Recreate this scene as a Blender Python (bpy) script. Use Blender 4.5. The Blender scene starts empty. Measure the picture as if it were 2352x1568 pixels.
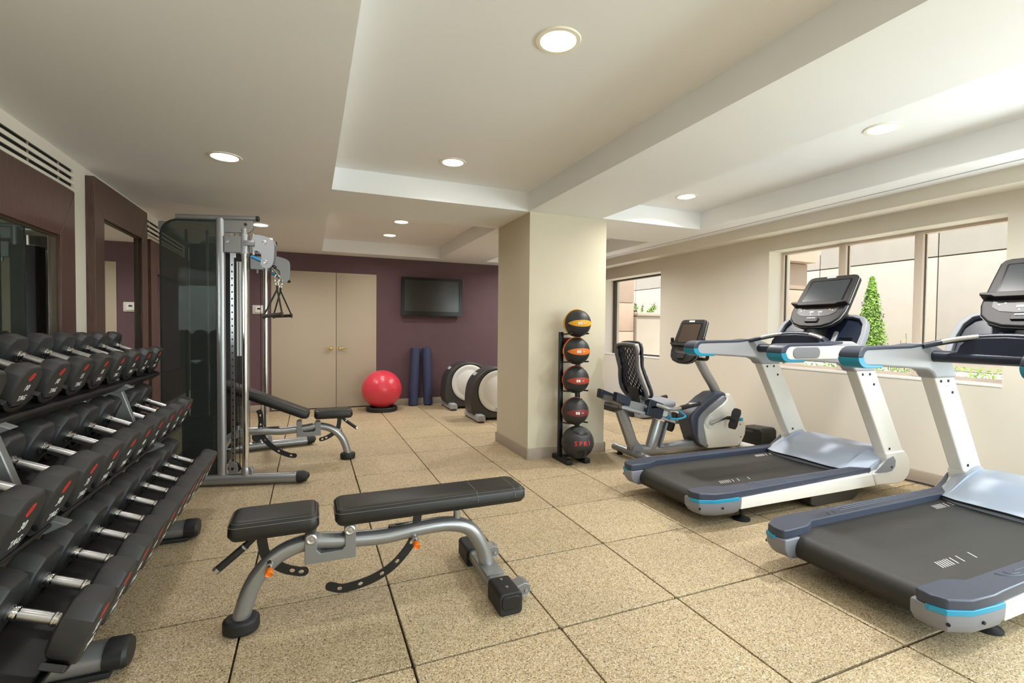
import bpy, bmesh, math, random
from mathutils import Vector, Matrix
random.seed(7)
SC = bpy.context.scene
COL = SC.collection
PI = math.pi
V = Vector

# ------------------------------------------------------------------ camera
F_PX, YAW, PITCH, ROLL, CAM_H = 1109.2, 0.39609, -0.02574, -0.00969, 1.2362
cam_d = bpy.data.cameras.new('camera')
cam = bpy.data.objects.new('camera', cam_d)
COL.objects.link(cam)
_f = V((math.sin(YAW)*math.cos(PITCH), math.cos(YAW)*math.cos(PITCH), math.sin(PITCH)))
_r = V((math.cos(YAW), -math.sin(YAW), 0))
_d = -_r.cross(_f)
_r2 = math.cos(ROLL)*_r + math.sin(ROLL)*_d
_d2 = -math.sin(ROLL)*_r + math.cos(ROLL)*_d
m = Matrix((( _r2.x, -_d2.x, -_f.x, 0), (_r2.y, -_d2.y, -_f.y, 0), (_r2.z, -_d2.z, -_f.z, CAM_H), (0, 0, 0, 1)))
cam.matrix_world = m
cam_d.sensor_fit = 'HORIZONTAL'
cam_d.sensor_width = 36
cam_d.lens = F_PX/2352*36
cam_d.clip_start = 0.05
SC.camera = cam

# ------------------------------------------------------------------ world, sun, exposure
w = bpy.data.worlds.new('sky'); SC.world = w; w.use_nodes = True
nt = w.node_tree; nt.nodes.clear()
wo = nt.nodes.new('ShaderNodeOutputWorld'); bg = nt.nodes.new('ShaderNodeBackground')
sky = nt.nodes.new('ShaderNodeTexSky'); sky.sky_type = 'NISHITA'
sky.sun_disc = False; sky.sun_elevation = math.radians(55); sky.sun_rotation = math.radians(250)
sky.air_density = 1.0; sky.dust_density = 2.0; sky.ozone_density = 1.0
nt.links.new(sky.outputs[0], bg.inputs[0]); nt.links.new(bg.outputs[0], wo.inputs[0])
bg.inputs[1].default_value = 0.6
sun_d = bpy.data.lights.new('sun', 'SUN'); sun_d.energy = 8.2; sun_d.angle = 0.02; sun_d.color = (1, .95, .87)
sun = bpy.data.objects.new('sun', sun_d); COL.objects.link(sun)
sun.rotation_euler = V((0.12, 0.38, -0.92)).to_track_quat('-Z', 'Y').to_euler()
LAMP_W = 2.2
LAMP_COL = (1.0, 0.97, 0.93)
# fill lamps added behind the camera, outside two added, unseen windows
for nm_, loc_, rot_, sx_, sy_, en_ in (('added_fill_front', (2.95, -3.2, 1.2), (math.radians(90), 0, 0), 3.05, 2.05, 74), ('added_fill_side', (4.98, -.7, 1.48), (math.radians(90), 0, math.radians(90)), 3.5, 1.2, 165)):
    a_ = bpy.data.lights.new(nm_, 'AREA'); a_.shape = 'RECTANGLE'; a_.size = sx_; a_.size_y = sy_; a_.energy = en_; a_.color = (.80, .92, 1.0)
    ao = bpy.data.objects.new(nm_, a_); COL.objects.link(ao); ao.location = loc_; ao.rotation_euler = rot_
vs = SC.view_settings
vs.view_transform = 'Standard'; vs.look = 'None'; vs.exposure = 0.3; vs.gamma = 1.0; vs.use_curve_mapping = False
SC.cycles.max_bounces = 10; SC.cycles.diffuse_bounces = 6; SC.cycles.glossy_bounces = 5
SC.cycles.transparent_max_bounces = 12; SC.cycles.transmission_bounces = 6
SC.cycles.use_denoising = True
SC.cycles.caustics_reflective = False; SC.cycles.caustics_refractive = False
SC.cycles.sample_clamp_indirect = 20.0


# ------------------------------------------------------------------ materials
def srgb(c):
    if isinstance(c, str):
        c = c.lstrip('#'); c = [int(c[i:i+2], 16)/255 for i in (0, 2, 4)]
    return tuple((x/12.92 if x <= .04045 else ((x+.055)/1.055)**2.4) for x in c)+(1,)


def mat(name, color, rough=.5, metal=0, noise=None, bump=None, spec=.5, coat=0, clearcoat_rough=.1):
    """noise = (scale, amount) brightness variation; bump = (scale, strength)"""
    mt = bpy.data.materials.new(name); mt.use_nodes = True
    n = mt.node_tree; b = n.nodes['Principled BSDF']
    c = srgb(color)
    b.inputs['Base Color'].default_value = c
    b.inputs['Roughness'].default_value = rough
    b.inputs['Metallic'].default_value = metal
    b.inputs['Specular IOR Level'].default_value = spec
    if coat:
        b.inputs['Coat Weight'].default_value = coat; b.inputs['Coat Roughness'].default_value = clearcoat_rough
    if noise or bump:
        geo = n.nodes.new('ShaderNodeNewGeometry')
    if noise:
        t = n.nodes.new('ShaderNodeTexNoise'); t.inputs['Scale'].default_value = noise[0]; t.inputs['Detail'].default_value = 4
        n.links.new(geo.outputs['Position'], t.inputs['Vector'])
        r = n.nodes.new('ShaderNodeMapRange'); r.inputs[1].default_value = .3; r.inputs[2].default_value = .7
        r.inputs[3].default_value = 1-noise[1]; r.inputs[4].default_value = 1+noise[1]
        n.links.new(t.outputs[0], r.inputs[0])
        mx = n.nodes.new('ShaderNodeVectorMath'); mx.operation = 'SCALE'; mx.inputs[0].default_value = c[:3]
        n.links.new(r.outputs[0], mx.inputs['Scale']); n.links.new(mx.outputs[0], b.inputs['Base Color'])
    if bump:
        t2 = n.nodes.new('ShaderNodeTexNoise'); t2.inputs['Scale'].default_value = bump[0]; t2.inputs['Detail'].default_value = 3
        n.links.new(geo.outputs['Position'], t2.inputs['Vector'])
        bp = n.nodes.new('ShaderNodeBump'); bp.inputs['Strength'].default_value = bump[1]; bp.inputs['Distance'].default_value = .002
        n.links.new(t2.outputs[0], bp.inputs['Height']); n.links.new(bp.outputs[0], b.inputs['Normal'])
    return mt


def emit(name, color, s):
    mt = bpy.data.materials.new(name); mt.use_nodes = True
    n = mt.node_tree; b = n.nodes['Principled BSDF']
    b.inputs['Base Color'].default_value = (.8, .8, .8, 1)
    b.inputs['Emission Color'].default_value = srgb(color); b.inputs['Emission Strength'].default_value = s
    return mt


def glass(name, tint, refl=.08, rough=.0):
    mt = bpy.data.materials.new(name); mt.use_nodes = True
    n = mt.node_tree; n.nodes.clear()
    o = n.nodes.new('ShaderNodeOutputMaterial'); mix = n.nodes.new('ShaderNodeMixShader')
    tr = n.nodes.new('ShaderNodeBsdfTransparent'); gl = n.nodes.new('ShaderNodeBsdfGlossy')
    fr = n.nodes.new('ShaderNodeLayerWeight'); fr.inputs[0].default_value = refl
    tr.inputs[0].default_value = srgb(tint); gl.inputs[1].default_value = rough
    n.links.new(fr.outputs['Fresnel'], mix.inputs[0]); n.links.new(tr.outputs[0], mix.inputs[1]); n.links.new(gl.outputs[0], mix.inputs[2])
    n.links.new(mix.outputs[0], o.inputs[0])
    return mt


def smoked(name):
    mt = glass(name, '#b4bcb8', .2, .0); n = mt.node_tree
    o = [q for q in n.nodes if q.type == 'OUTPUT_MATERIAL'][0]; src = o.inputs[0].links[0].from_node
    df = n.nodes.new('ShaderNodeBsdfDiffuse'); df.inputs[0].default_value = srgb('#6d726d')
    mx = n.nodes.new('ShaderNodeMixShader'); mx.inputs[0].default_value = .16
    n.links.new(src.outputs[0], mx.inputs[1]); n.links.new(df.outputs[0], mx.inputs[2]); n.links.new(mx.outputs[0], o.inputs[0])
    return mt


def floor_mat():
    mt = bpy.data.materials.new('speckled_rubber'); mt.use_nodes = True
    n = mt.node_tree; b = n.nodes['Principled BSDF']; L = n.links.new
    geo = n.nodes.new('ShaderNodeNewGeometry')
    inf = n.nodes.new('ShaderNodeObjectInfo')
    v1 = n.nodes.new('ShaderNodeTexVoronoi'); v1.inputs['Scale'].default_value = 265
    v1.feature = 'F1'
    L(geo.outputs['Position'], v1.inputs['Vector'])
    sep = n.nodes.new('ShaderNodeSeparateColor'); L(v1.outputs['Color'], sep.inputs[0])
    ramp = n.nodes.new('ShaderNodeValToRGB'); ramp.color_ramp.interpolation = 'CONSTANT'
    e = ramp.color_ramp.elements
    e[0].position = 0; e[0].color = srgb('#5f5441')
    e[1].position = .055; e[1].color = srgb('#8f7b5b')
    for p, c in ((.2, '#ae9977'), (.5, '#bba888'), (.75, '#c7b799'), (.93, '#dccfb8')):
        x = e.new(p); x.color = srgb(c)
    L(sep.outputs[0], ramp.inputs[0])
    n2 = n.nodes.new('ShaderNodeTexNoise'); n2.inputs['Scale'].default_value = 2.2; n2.inputs['Detail'].default_value = 3
    L(geo.outputs['Position'], n2.inputs['Vector'])
    r = n.nodes.new('ShaderNodeMapRange'); r.inputs[1].default_value = .3; r.inputs[2].default_value = .7; r.inputs[3].default_value = .93; r.inputs[4].default_value = 1.05
    L(n2.outputs[0], r.inputs[0])
    r2 = n.nodes.new('ShaderNodeMapRange'); r2.inputs[3].default_value = .94; r2.inputs[4].default_value = 1.05
    L(inf.outputs['Random'], r2.inputs[0])
    mu = n.nodes.new('ShaderNodeMath'); mu.operation = 'MULTIPLY'; L(r.outputs[0], mu.inputs[0]); L(r2.outputs[0], mu.inputs[1])
    sc = n.nodes.new('ShaderNodeVectorMath'); sc.operation = 'SCALE'; L(ramp.outputs[0], sc.inputs[0]); L(mu.outputs[0], sc.inputs['Scale'])
    L(sc.outputs[0], b.inputs['Base Color'])
    b.inputs['Roughness'].default_value = .62; b.inputs['Specular IOR Level'].default_value = .35
    bp = n.nodes.new('ShaderNodeBump'); bp.inputs['Strength'].default_value = .35; bp.inputs['Distance'].default_value = .002
    L(v1.outputs['Distance'], bp.inputs['Height']); L(bp.outputs[0], b.inputs['Normal'])
    return mt


def wood_mat():
    mt = bpy.data.materials.new('stained_wood'); mt.use_nodes = True
    n = mt.node_tree; b = n.nodes['Principled BSDF']; L = n.links.new
    tc = n.nodes.new('ShaderNodeNewGeometry'); mp = n.nodes.new('ShaderNodeMapping'); mp.inputs['Scale'].default_value = (40, 40, 3)
    L(tc.outputs['Position'], mp.inputs[0])
    t = n.nodes.new('ShaderNodeTexNoise'); t.inputs['Scale'].default_value = 3; t.inputs['Detail'].default_value = 5
    L(mp.outputs[0], t.inputs['Vector'])
    r = n.nodes.new('ShaderNodeValToRGB'); r.color_ramp.elements[0].position = .3; r.color_ramp.elements[1].position = .7
    r.color_ramp.elements[0].color = srgb('#4a342f'); r.color_ramp.elements[1].color = srgb('#5f4740')
    L(t.outputs[0], r.inputs[0]); L(r.outputs[0], b.inputs['Base Color'])
    b.inputs['Roughness'].default_value = .38
    return mt


M = dict(
    ceil=mat('ceiling_paint', '#eff0f1', .9, noise=(1.5, .012)),
    wall=mat('cream_wall_paint', '#ded7ca', .85, noise=(2, .015), bump=(300, .08)),
    column=mat('column_vinyl', '#d0c7b1', .8, noise=(3, .02), bump=(350, .1)),
    plum=mat('plum_wall_vinyl', '#61484f', .75, noise=(6, .05), bump=(400, .12)),
    door=mat('door_vinyl', '#b9ac98', .7, noise=(4, .015)),
    base=mat('taupe_baseboard', '#9f9283', .6),
    joint=mat('floor_joint', '#2b2318', .95),
    floor=floor_mat(), wood=wood_mat(),
    mirror=mat('mirror_silver', '#f2f5f3', .0, 1.0),
    brass=mat('brass', '#c6a862', .3, 1.0), chrome=mat('chrome', '#e6e6e6', .12, 1.0),
    silver=mat('silver_paint', '#a2a3a5', .32, .7), silver_d=mat('dark_silver_paint', '#8b8c8c', .4, .5),
    steel=mat('brushed_steel', '#c4c4c6', .34, 1.0),
    black=mat('black_rubber', '#1c1c1c', .55), blackm=mat('black_metal', '#191919', .4),
    urethane=mat('black_urethane', '#2b2b2b', .48, noise=(900, .25), bump=(900, .25)),
    vinyl=mat('black_vinyl', '#1b1a19', .42, bump=(500, .15)), stitch=mat('grey_thread', '#6f6b66', .8),
    red=mat('red_print', '#d2312b', .5), white=mat('white_print', '#e9e9e6', .5),
    orange=mat('orange_plastic', '#ee7a1e', .4), redball=mat('red_vinyl', '#dd4050', .28, spec=.6),
    navy_foam=mat('navy_foam', '#353e5e', .6), glassdark=None,
    tvbez=mat('tv_gloss_black', '#131313', .2, spec=.3), tvscr=mat('tv_screen', '#25241f', .18),
    white_pl=mat('white_plastic', '#e8e6e0', .4, coat=.2), grey_pl=mat('light_grey_plastic', '#a4a6ab', .42),
    frame_grey=mat('dark_grey_frame', '#64666a', .4), cap_pl=mat('cap_grey_plastic', '#7f818a', .42), mid_pl=mat('mid_grey_plastic', '#85888f', .45), slate=mat('slate_plastic', '#373d4d', .42), cover=mat('pale_blue_plastic', '#b7c0d2', .32),
    teal=mat('teal_plastic', '#2190b5', .35), navy=mat('navy_plastic', '#1f2636', .35), charcoal=mat('charcoal_plastic', '#211f1f', .5, spec=.3),
    belt=mat('belt_rubber', '#2b2a28', .5, noise=(60, .12), bump=(900, .3)), screen=mat('console_screen', '#34373a', .25, spec=.2), brownscr=mat('brown_console_screen', '#3f342e', .2),
    bronze=mat('bronze_window_frame', '#d6c6b7', .5, 0), bronze_d=mat('dark_bronze_frame', '#4b3d2a', .5, .2),
    pane=glass('window_glass', '#fbfdfb', .03), smoke=smoked('smoked_glass'),
    stone=mat('cast_stone', '#948a7d', .9, noise=(4, .03)), pink_stone=mat('pink_cast_stone', '#a38d7b', .9, noise=(5, .04)),
    joint_o=mat('outdoor_joint', '#7b684f', .9), leaf=mat('bright_leaf', '#66862d', .6, noise=(9, .3)), leaf_d=mat('olive_leaf', '#74803f', .65, noise=(9, .25)),
    soil=mat('pale_gravel', '#e4e0d6', .95, noise=(30, .2)), bark=mat('bark', '#6b4f37', .9),
    yellow=mat('yellow_rubber', '#e5a72b', .5), orange_r=mat('orange_rubber', '#e27a2b', .5), brick=mat('brick_red_rubber', '#a5402f', .5), maroon=mat('maroon_rubber', '#7a2f30', .5),
    plastic_w=mat('switch_plastic', '#d5d2cc', .35), paleblue=mat('pale_blue_panel', '#f0f6fa', .35),
    lamp=emit('lamp_diffuser', '#fff3dd', 14), ring=mat('lamp_trim', '#f5efe0', .5),
    handle_brown=mat('dark_olive_foam', '#37322a', .7), strap=mat('black_webbing', '#2a2621', .8), greydisc=mat('pale_grey_disc', '#dcdcda', .35),
    housing=mat('dark_grey_housing', '#424140', .45, spec=.35), rack=mat('rack_black', '#151515', .45), dark=mat('dark_void', '#16150f', .9), blue=mat('blue_plastic', '#2f7fb4', .35),
    orangeled=mat('amber_key', '#d9823a', .4),
)


# ------------------------------------------------------------------ mesh helpers
XZ = (V((0, 0, 0)), V((1, 0, 0)), V((0, 0, 1)), V((0, 1, 0)))
XY = (V((0, 0, 0)), V((1, 0, 0)), V((0, 1, 0)), V((0, 0, 1)))
YZ = (V((0, 0, 0)), V((0, 1, 0)), V((0, 0, 1)), V((1, 0, 0)))


def catmull(pts, n=6, closed=False):
    pts = [V(p) for p in pts]; out = []
    N = len(pts)
    for i in range(N if closed else N-1):
        if closed:
            p0, p1, p2, p3 = pts[i-1], pts[i], pts[(i+1) % N], pts[(i+2) % N]
        else:
            p0 = pts[i-1] if i else pts[0]*2-pts[1]
            p1, p2 = pts[i], pts[i+1]
            p3 = pts[i+2] if i+2 < N else pts[-1]*2-pts[-2]
        for k in range(n):
            t = k/n
            out.append(.5*((2*p1)+(p2-p0)*t+(2*p0-5*p1+4*p2-p3)*t*t+(3*p1-p0-3*p2+p3)*t**3))
    if not closed:
        out.append(pts[-1].copy())
    return out


def rrect(w, h, r, n=5, cx=0, cy=0):
    """rounded rectangle outline; r a number or 4 radii (tr, tl, bl, br)"""
    rs = r if isinstance(r, (list, tuple)) else [r]*4
    out = []
    for k, (sx, sy) in enumerate(((1, 1), (-1, 1), (-1, -1), (1, -1))):
        q = rs[k]
        for i in range(n+1):
            a = PI/2*k+PI/2*i/n
            out.append((cx+sx*(w/2-q)+q*math.cos(a), cy+sy*(h/2-q)+q*math.sin(a)))
    return out


def ell(rx, ry, n=24, cx=0, cy=0):
    return [(cx+rx*math.cos(2*PI*i/n), cy+ry*math.sin(2*PI*i/n)) for i in range(n)]


class MB:
    def __init__(s): s.bm = bmesh.new()

    def box(s, c, size, rot=None, bevel=0, seg=2):
        r = bmesh.ops.create_cube(s.bm, size=1)
        mtx = Matrix.Translation(c) @ ((rot or Matrix()).to_4x4()) @ Matrix.Diagonal((*size, 1))
        bmesh.ops.transform(s.bm, matrix=mtx, verts=r['verts'])
        if bevel:
            es = {e for v in r['verts'] for e in v.link_edges}
            bmesh.ops.bevel(s.bm, geom=list(es), offset=bevel, segments=seg, affect='EDGES', profile=.5)
        return s

    def bb(s, lo, hi, bevel=0):
        lo, hi = V(lo), V(hi)
        return s.box((lo+hi)/2, hi-lo, None, bevel)

    def face(s, pts):
        s.bm.faces.new([s.bm.verts.new(p) for p in pts]); return s

    def rings(s, loops, caps=True, closed=False):
        vs_ = [[s.bm.verts.new(p) for p in L_] for L_ in loops]
        n = len(vs_[0]); K = len(vs_)
        for i in range(K if closed else K-1):
            a, b = vs_[i], vs_[(i+1) % K]
            for j in range(n):
                try: s.bm.faces.new((a[j], a[(j+1) % n], b[(j+1) % n], b[j]))
                except ValueError: pass
        if caps and not closed:
            s.bm.faces.new(vs_[0][::-1]); s.bm.faces.new(vs_[-1])
        return s

    def tube(s, pts, r, n=12, caps=True, closed=False, up=None, sq=False):
        """sweep; r number, (rx, ry), or list per point"""
        pts = [V(p) for p in pts]; K = len(pts); loops = []
        rr = r if isinstance(r, list) else [r]*K
        prev = None
        for i in range(K):
            if closed: t = (pts[(i+1) % K]-pts[i-1]).normalized()
            else: t = (pts[min(i+1, K-1)]-pts[max(i-1, 0)]).normalized()
            if up is not None: u = V(up)
            elif prev is None: u = V((0, 0, 1)) if abs(t.z) < .9 else V((0, 1, 0))
            else: u = prev
            a = (u-t*u.dot(t))
            if a.length < 1e-5: a = t.orthogonal()
            a.normalize(); b = t.cross(a); prev = a
            rx, ry = rr[i] if isinstance(rr[i], (tuple, list)) else (rr[i], rr[i])
            if sq:
                prof = [(1, 1), (-1, 1), (-1, -1), (1, -1)]
            else:
                prof = [(math.cos(2*PI*j/n), math.sin(2*PI*j/n)) for j in range(n)]
            loops.append([pts[i]+b*(rx*p)+a*(ry*q) for p, q in prof])
        return s.rings(loops, caps, closed)

    def cyl(s, p0, p1, r, r1=None, n=20):
        return s.tube([p0, p1], [r, r if r1 is None else r1], n)

    def lathe(s, prof, o=(0, 0, 0), axis=(0, 0, 1), n=28, caps=True):
        ax = V(axis).normalized(); u = ax.orthogonal().normalized(); v = ax.cross(u); o = V(o)
        loops = [[o+ax*h+(u*math.cos(2*PI*j/n)+v*math.sin(2*PI*j/n))*max(r, 1e-4) for j in range(n)] for r, h in prof]
        return s.rings(loops, caps)

    def prism(s, pts, basis, a, b, holes=()):
        O, U, W, N = basis
        P = lambda p, t: O+U*p[0]+W*p[1]+N*t
        if not holes:
            return s.rings([[P(p, a) for p in pts], [P(p, b) for p in pts]])
        for t in (a, b):
            es = []
            for loop in [pts]+list(holes):
                vv = [s.bm.verts.new(P(p, t)) for p in loop]
                es += [s.bm.edges.new((vv[i], vv[(i+1) % len(vv)])) for i in range(len(vv))]
            bmesh.ops.triangle_fill(s.bm, edges=es, use_beauty=True)
        for loop in [pts]+list(holes):
            for i in range(len(loop)):
                p, q = loop[i], loop[(i+1) % len(loop)]
                s.face([P(p, a), P(q, a), P(q, b), P(p, b)])
        bmesh.ops.remove_doubles(s.bm, verts=s.bm.verts, dist=1e-5)
        return s

    def sphere(s, c, r, seg=32, rings=20, scale=(1, 1, 1)):
        q = bmesh.ops.create_uvsphere(s.bm, u_segments=seg, v_segments=rings, radius=r)
        bmesh.ops.transform(s.bm, matrix=Matrix.Translation(c) @ Matrix.Diagonal((*scale, 1)), verts=q['verts']); return s

    def build(s, name, m_, parent=None, bevel=0, smooth=35, seg=2, recalc=True):
        if recalc: bmesh.ops.recalc_face_normals(s.bm, faces=s.bm.faces)
        me = bpy.data.meshes.new(name); s.bm.to_mesh(me); s.bm.free()
        for p in me.polygons: p.use_smooth = True
        me.set_sharp_from_angle(angle=math.radians(smooth))
        o = bpy.data.objects.new(name, me); COL.objects.link(o)
        me.materials.append(M[m_] if isinstance(m_, str) else m_)
        if parent is not None: o.parent = parent
        if bevel:
            b = o.modifiers.new('bevel', 'BEVEL'); b.width = bevel; b.segments = seg; b.limit_method = 'ANGLE'; b.angle_limit = math.radians(40)
            b.harden_normals = True
        return o


def tag(o, label=None, cat=None, group=None, kind=None):
    for k, v in (('label', label), ('category', cat), ('group', group), ('kind', kind)):
        if v: o[k] = v
    return o


def empty(name, loc=(0, 0, 0), label=None, cat=None, group=None, rot=(0, 0, 0)):
    o = bpy.data.objects.new(name, None); COL.objects.link(o)
    o.location = loc; o.rotation_euler = rot; o.empty_display_size = .1
    return tag(o, label, cat, group)


def copy_tree(o, parent=None):
    c = o.copy(); COL.objects.link(c)
    if parent is not None: c.parent = parent
    for ch in list(o.children): copy_tree(ch, c)
    return c


def inst(o, parent=None, loc=None):
    c = o.copy(); COL.objects.link(c)
    if parent is not None: c.parent = parent
    if loc is not None: c.location = loc
    return c


_tm = {}


def text(name, s, size, m_, parent, mtx, shear=0, ext=.0006, align='CENTER', bold=0):
    k = (s, size, shear, ext, m_, bold)
    if k not in _tm:
        cu = bpy.data.curves.new('t', 'FONT'); cu.body = s; cu.size = size; cu.shear = shear; cu.extrude = ext; cu.align_x = align; cu.align_y = 'CENTER'
        cu.resolution_u = 2; cu.offset = bold
        ob = bpy.data.objects.new('t', cu); COL.objects.link(ob)
        bpy.context.view_layer.update()
        me = bpy.data.meshes.new_from_object(ob.evaluated_get(bpy.context.evaluated_depsgraph_get()))
        bpy.data.objects.remove(ob); bpy.data.curves.remove(cu)
        me.materials.clear(); me.materials.append(M[m_]); me.name = name
        _tm[k] = me
    o = bpy.data.objects.new(name, _tm[k]); COL.objects.link(o)
    o.parent = parent; o.matrix_local = mtx
    return o


def mtx(o, x, y, z):
    return Matrix(((x[0], y[0], z[0], o[0]), (x[1], y[1], z[1], o[1]), (x[2], y[2], z[2], o[2]), (0, 0, 0, 1)))


# ------------------------------------------------------------------ room shell
WL, WR, WB, WF = -1.455, 4.67, 7.85, -3.0
ZC, ZU = 2.335, 2.515
COX0, COX1, COY0, COY1 = 1.90, 2.745, 4.135, 4.95

fl = MB().bb((WL-.1, WF-.1, -.08), (WR+.1, WB+.1, -.014)).build('floor', 'joint'); tag(fl, kind='structure')
TP, TX0, TY0 = .61, .3475, 1.7397
cellx = [TX0+TP*i for i in range(-4, 9)]
celly = [TY0+TP*j for j in range(-8, 12)]
tile_me = {}
for i in range(len(cellx)-1):
    for j in range(len(celly)-1):
        x0, x1 = max(cellx[i], WL), min(cellx[i+1], WR)
        y0, y1 = max(celly[j], WF), min(celly[j+1], WB)
        if x1-x0 < .03 or y1-y0 < .03: continue
        key = (round(x1-x0, 3), round(y1-y0, 3))
        g = .0036
        if key not in tile_me:
            b = MB(); b.prism(rrect(x1-x0-2*g, y1-y0-2.9*g, .006, 1), XY, -.02, 0)
            o = b.build('tile', 'floor', fl, bevel=.003, seg=1)
            tile_me[key] = o
        else:
            o = inst(tile_me[key])
        o.location = ((x0+x1)/2+random.uniform(-.0007, .0007), (y0+y1)/2, random.uniform(-.0012, 0))
        o.rotation_euler = (0, 0, random.uniform(-.0015, .0015))

holes = [(.16, 1.885, -1.5, 4.135, 'c'), (.16, 1.885, 4.98, 7.51, 'c'), (2.66, 3.905, -1.5, 4.08, 'c'), (2.66, 3.905, 4.93, 7.51, 'c')]
SOX = 4.27
b = MB()
xs = sorted({WL, SOX, *[h[0] for h in holes], *[h[1] for h in holes]})
ys = sorted({WF, WB, *[h[2] for h in holes], *[h[3] for h in holes]})
for i in range(len(xs)-1):
    for j in range(len(ys)-1):
        cx, cy = (xs[i]+xs[i+1])/2, (ys[j]+ys[j+1])/2
        if any(h[0] < cx < h[1] and h[2] < cy < h[3] for h in holes): continue
        b.face([(xs[i], ys[j], ZC), (xs[i+1], ys[j], ZC), (xs[i+1], ys[j+1], ZC), (xs[i], ys[j+1], ZC)])
for x0, x1, y0, y1, _ in holes:
    b.face([(x0, y0, ZU), (x1, y0, ZU), (x1, y1, ZU), (x0, y1, ZU)])
    P = [(x0, y0), (x1, y0), (x1, y1), (x0, y1)]
    for k in range(4):
        p, q = P[k], P[(k+1) % 4]
        b.face([(*p, ZC), (*q, ZC), (*q, ZU), (*p, ZU)])
bmesh.ops.remove_doubles(b.bm, verts=b.bm.verts, dist=1e-5)
ce = b.build('ceiling', 'ceil', smooth=20); tag(ce, kind='structure')
# roof slab keeps daylight out above the ceiling
rf = MB().bb((WL-.2, WF-.2, ZU+.05), (WR+.5, WB+.2, ZU+.12)).build('roof_slab', 'ceil'); tag(rf, kind='structure')
# stepped crown along the window wall
cr = MB().prism([(SOX, ZC), (4.30, 2.238), (WR+.02, 2.272), (WR+.02, ZU+.05), (SOX, ZU+.05)], XZ, WF, WB).build('trim_1', 'wall', smooth=20)
tag(cr, kind='structure')

wl = MB().bb((WL-.15, WF-.1, -.05), (WL, WB+.1, ZU+.1)).build('wall_left', 'wall'); tag(wl, kind='structure')
wf = MB().prism([(WL-.1, -.05), (WR+.1, -.05), (WR+.1, ZU+.1), (WL-.1, ZU+.1)], XZ, WF-.15, WF, holes=[[(1.4, .15), (4.5, .15), (4.5, 2.25), (1.4, 2.25)]]).build('wall_front', 'wall', smooth=20); tag(wf, kind='structure')
w4 = MB().prism([(1.4, .15), (4.5, .15), (4.5, 2.25), (1.4, 2.25)], XZ, WF-.12, WF-.06, holes=[[(a, .2), (a+1.48, .2), (a+1.48, 2.2), (a, 2.2)] for a in (1.45, 2.97)]).build('added_front_window', 'bronze'); tag(w4, kind='structure')  # added unseen window and wall opening, made for the front fill lamp
for a in (1.45, 2.97): MB().bb((a, WF-.095, .2), (a+1.48, WF-.088, 2.2)).build('pane', 'pane', w4)
# back wall with door opening
DX0, DX1, DXM, DZ = -.526, .966, .368, 2.072
wb = MB().prism([(WL-.1, -.05), (WR+.4, -.05), (WR+.4, ZU+.1), (WL-.1, ZU+.1)], XZ, WB, WB+.15, holes=[[(DX0, .0), (DX1, .0), (DX1, DZ), (DX0, DZ)]]).build('wall_back', 'plum')
tag(wb, kind='structure')
MB().bb((DX0-.05, WB+.06, -.02), (DX1+.05, WB+.1, DZ+.05)).build('backing', 'dark', wb)
# window wall (thick, two openings plus an added one out of view)
WT = .33
W1 = (1.868, 3.842, .856, 2.115)
W3 = (-2.5, 1.12, .856, 2.115)
W2 = (5.625, 7.10, .835, 2.09)
wr = MB().prism([(WF-.1, -.05), (WB+.1, -.05), (WB+.1, ZU+.1), (WF-.1, ZU+.1)], YZ, WR, WR+WT,
                holes=[[(a, c), (b_, c), (b_, d), (a, d)] for a, b_, c, d in (W1, W2, W3)]).build('wall_right', 'wall', smooth=20)
tag(wr, kind='structure')
wc = MB().bb((COX0, COY0, 0), (COX1, COY1, ZC)).build('wall_column', 'column'); tag(wc, kind='structure')
bcol = MB()
bcol.prism([(-.0, 0), (.014, 0), (.014, .09), (.006, .103), (0, .103)], (V((0, COY0, 0)), V((0, -1, 0)), V((0, 0, 1)), V((1, 0, 0))), COX0-.014, COX1+.014)
bcol.prism([(-.0, 0), (.014, 0), (.014, .09), (.006, .103), (0, .103)], (V((COX0, 0, 0)), V((-1, 0, 0)), V((0, 0, 1)), V((0, 1, 0))), COY0-.014, COY1+.014)
bcol.prism([(-.0, 0), (.014, 0), (.014, .09), (.006, .103), (0, .103)], (V((COX1, 0, 0)), V((1, 0, 0)), V((0, 0, 1)), V((0, 1, 0))), COY0-.014, COY1+.014)
bcol.prism([(-.0, 0), (.014, 0), (.014, .09), (.006, .103), (0, .103)], (V((0, COY1, 0)), V((0, 1, 0)), V((0, 0, 1)), V((1, 0, 0))), COX0-.014, COX1+.014)
tag(bcol.build('baseboard_column', 'base'), kind='structure')
PB = [(0, 0), (.014, 0), (.014, .085), (.006, .097), (0, .097)]
b = MB().prism(PB, (V((0, WB, 0)), V((0, -1, 0)), V((0, 0, 1)), V((1, 0, 0))), DX1+.02, WR-.002)
b.prism(PB, (V((0, WB, 0)), V((0, -1, 0)), V((0, 0, 1)), V((1, 0, 0))), WL+.02, DX0-.02)
tag(b.build('baseboard_back', 'base'), kind='structure')
tag(MB().prism(PB, (V((WR, 0, 0)), V((-1, 0, 0)), V((0, 0, 1)), V((0, 1, 0))), WF, WB-.02).build('baseboard_right', 'base'), kind='structure')
tag(MB().prism(PB, (V((WL, 0, 0)), V((1, 0, 0)), V((0, 0, 1)), V((0, 1, 0))), WF, WB-.02).build('baseboard_left', 'base'), kind='structure')

# windows: frames sit near the outer face
GX = 4.90


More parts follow.
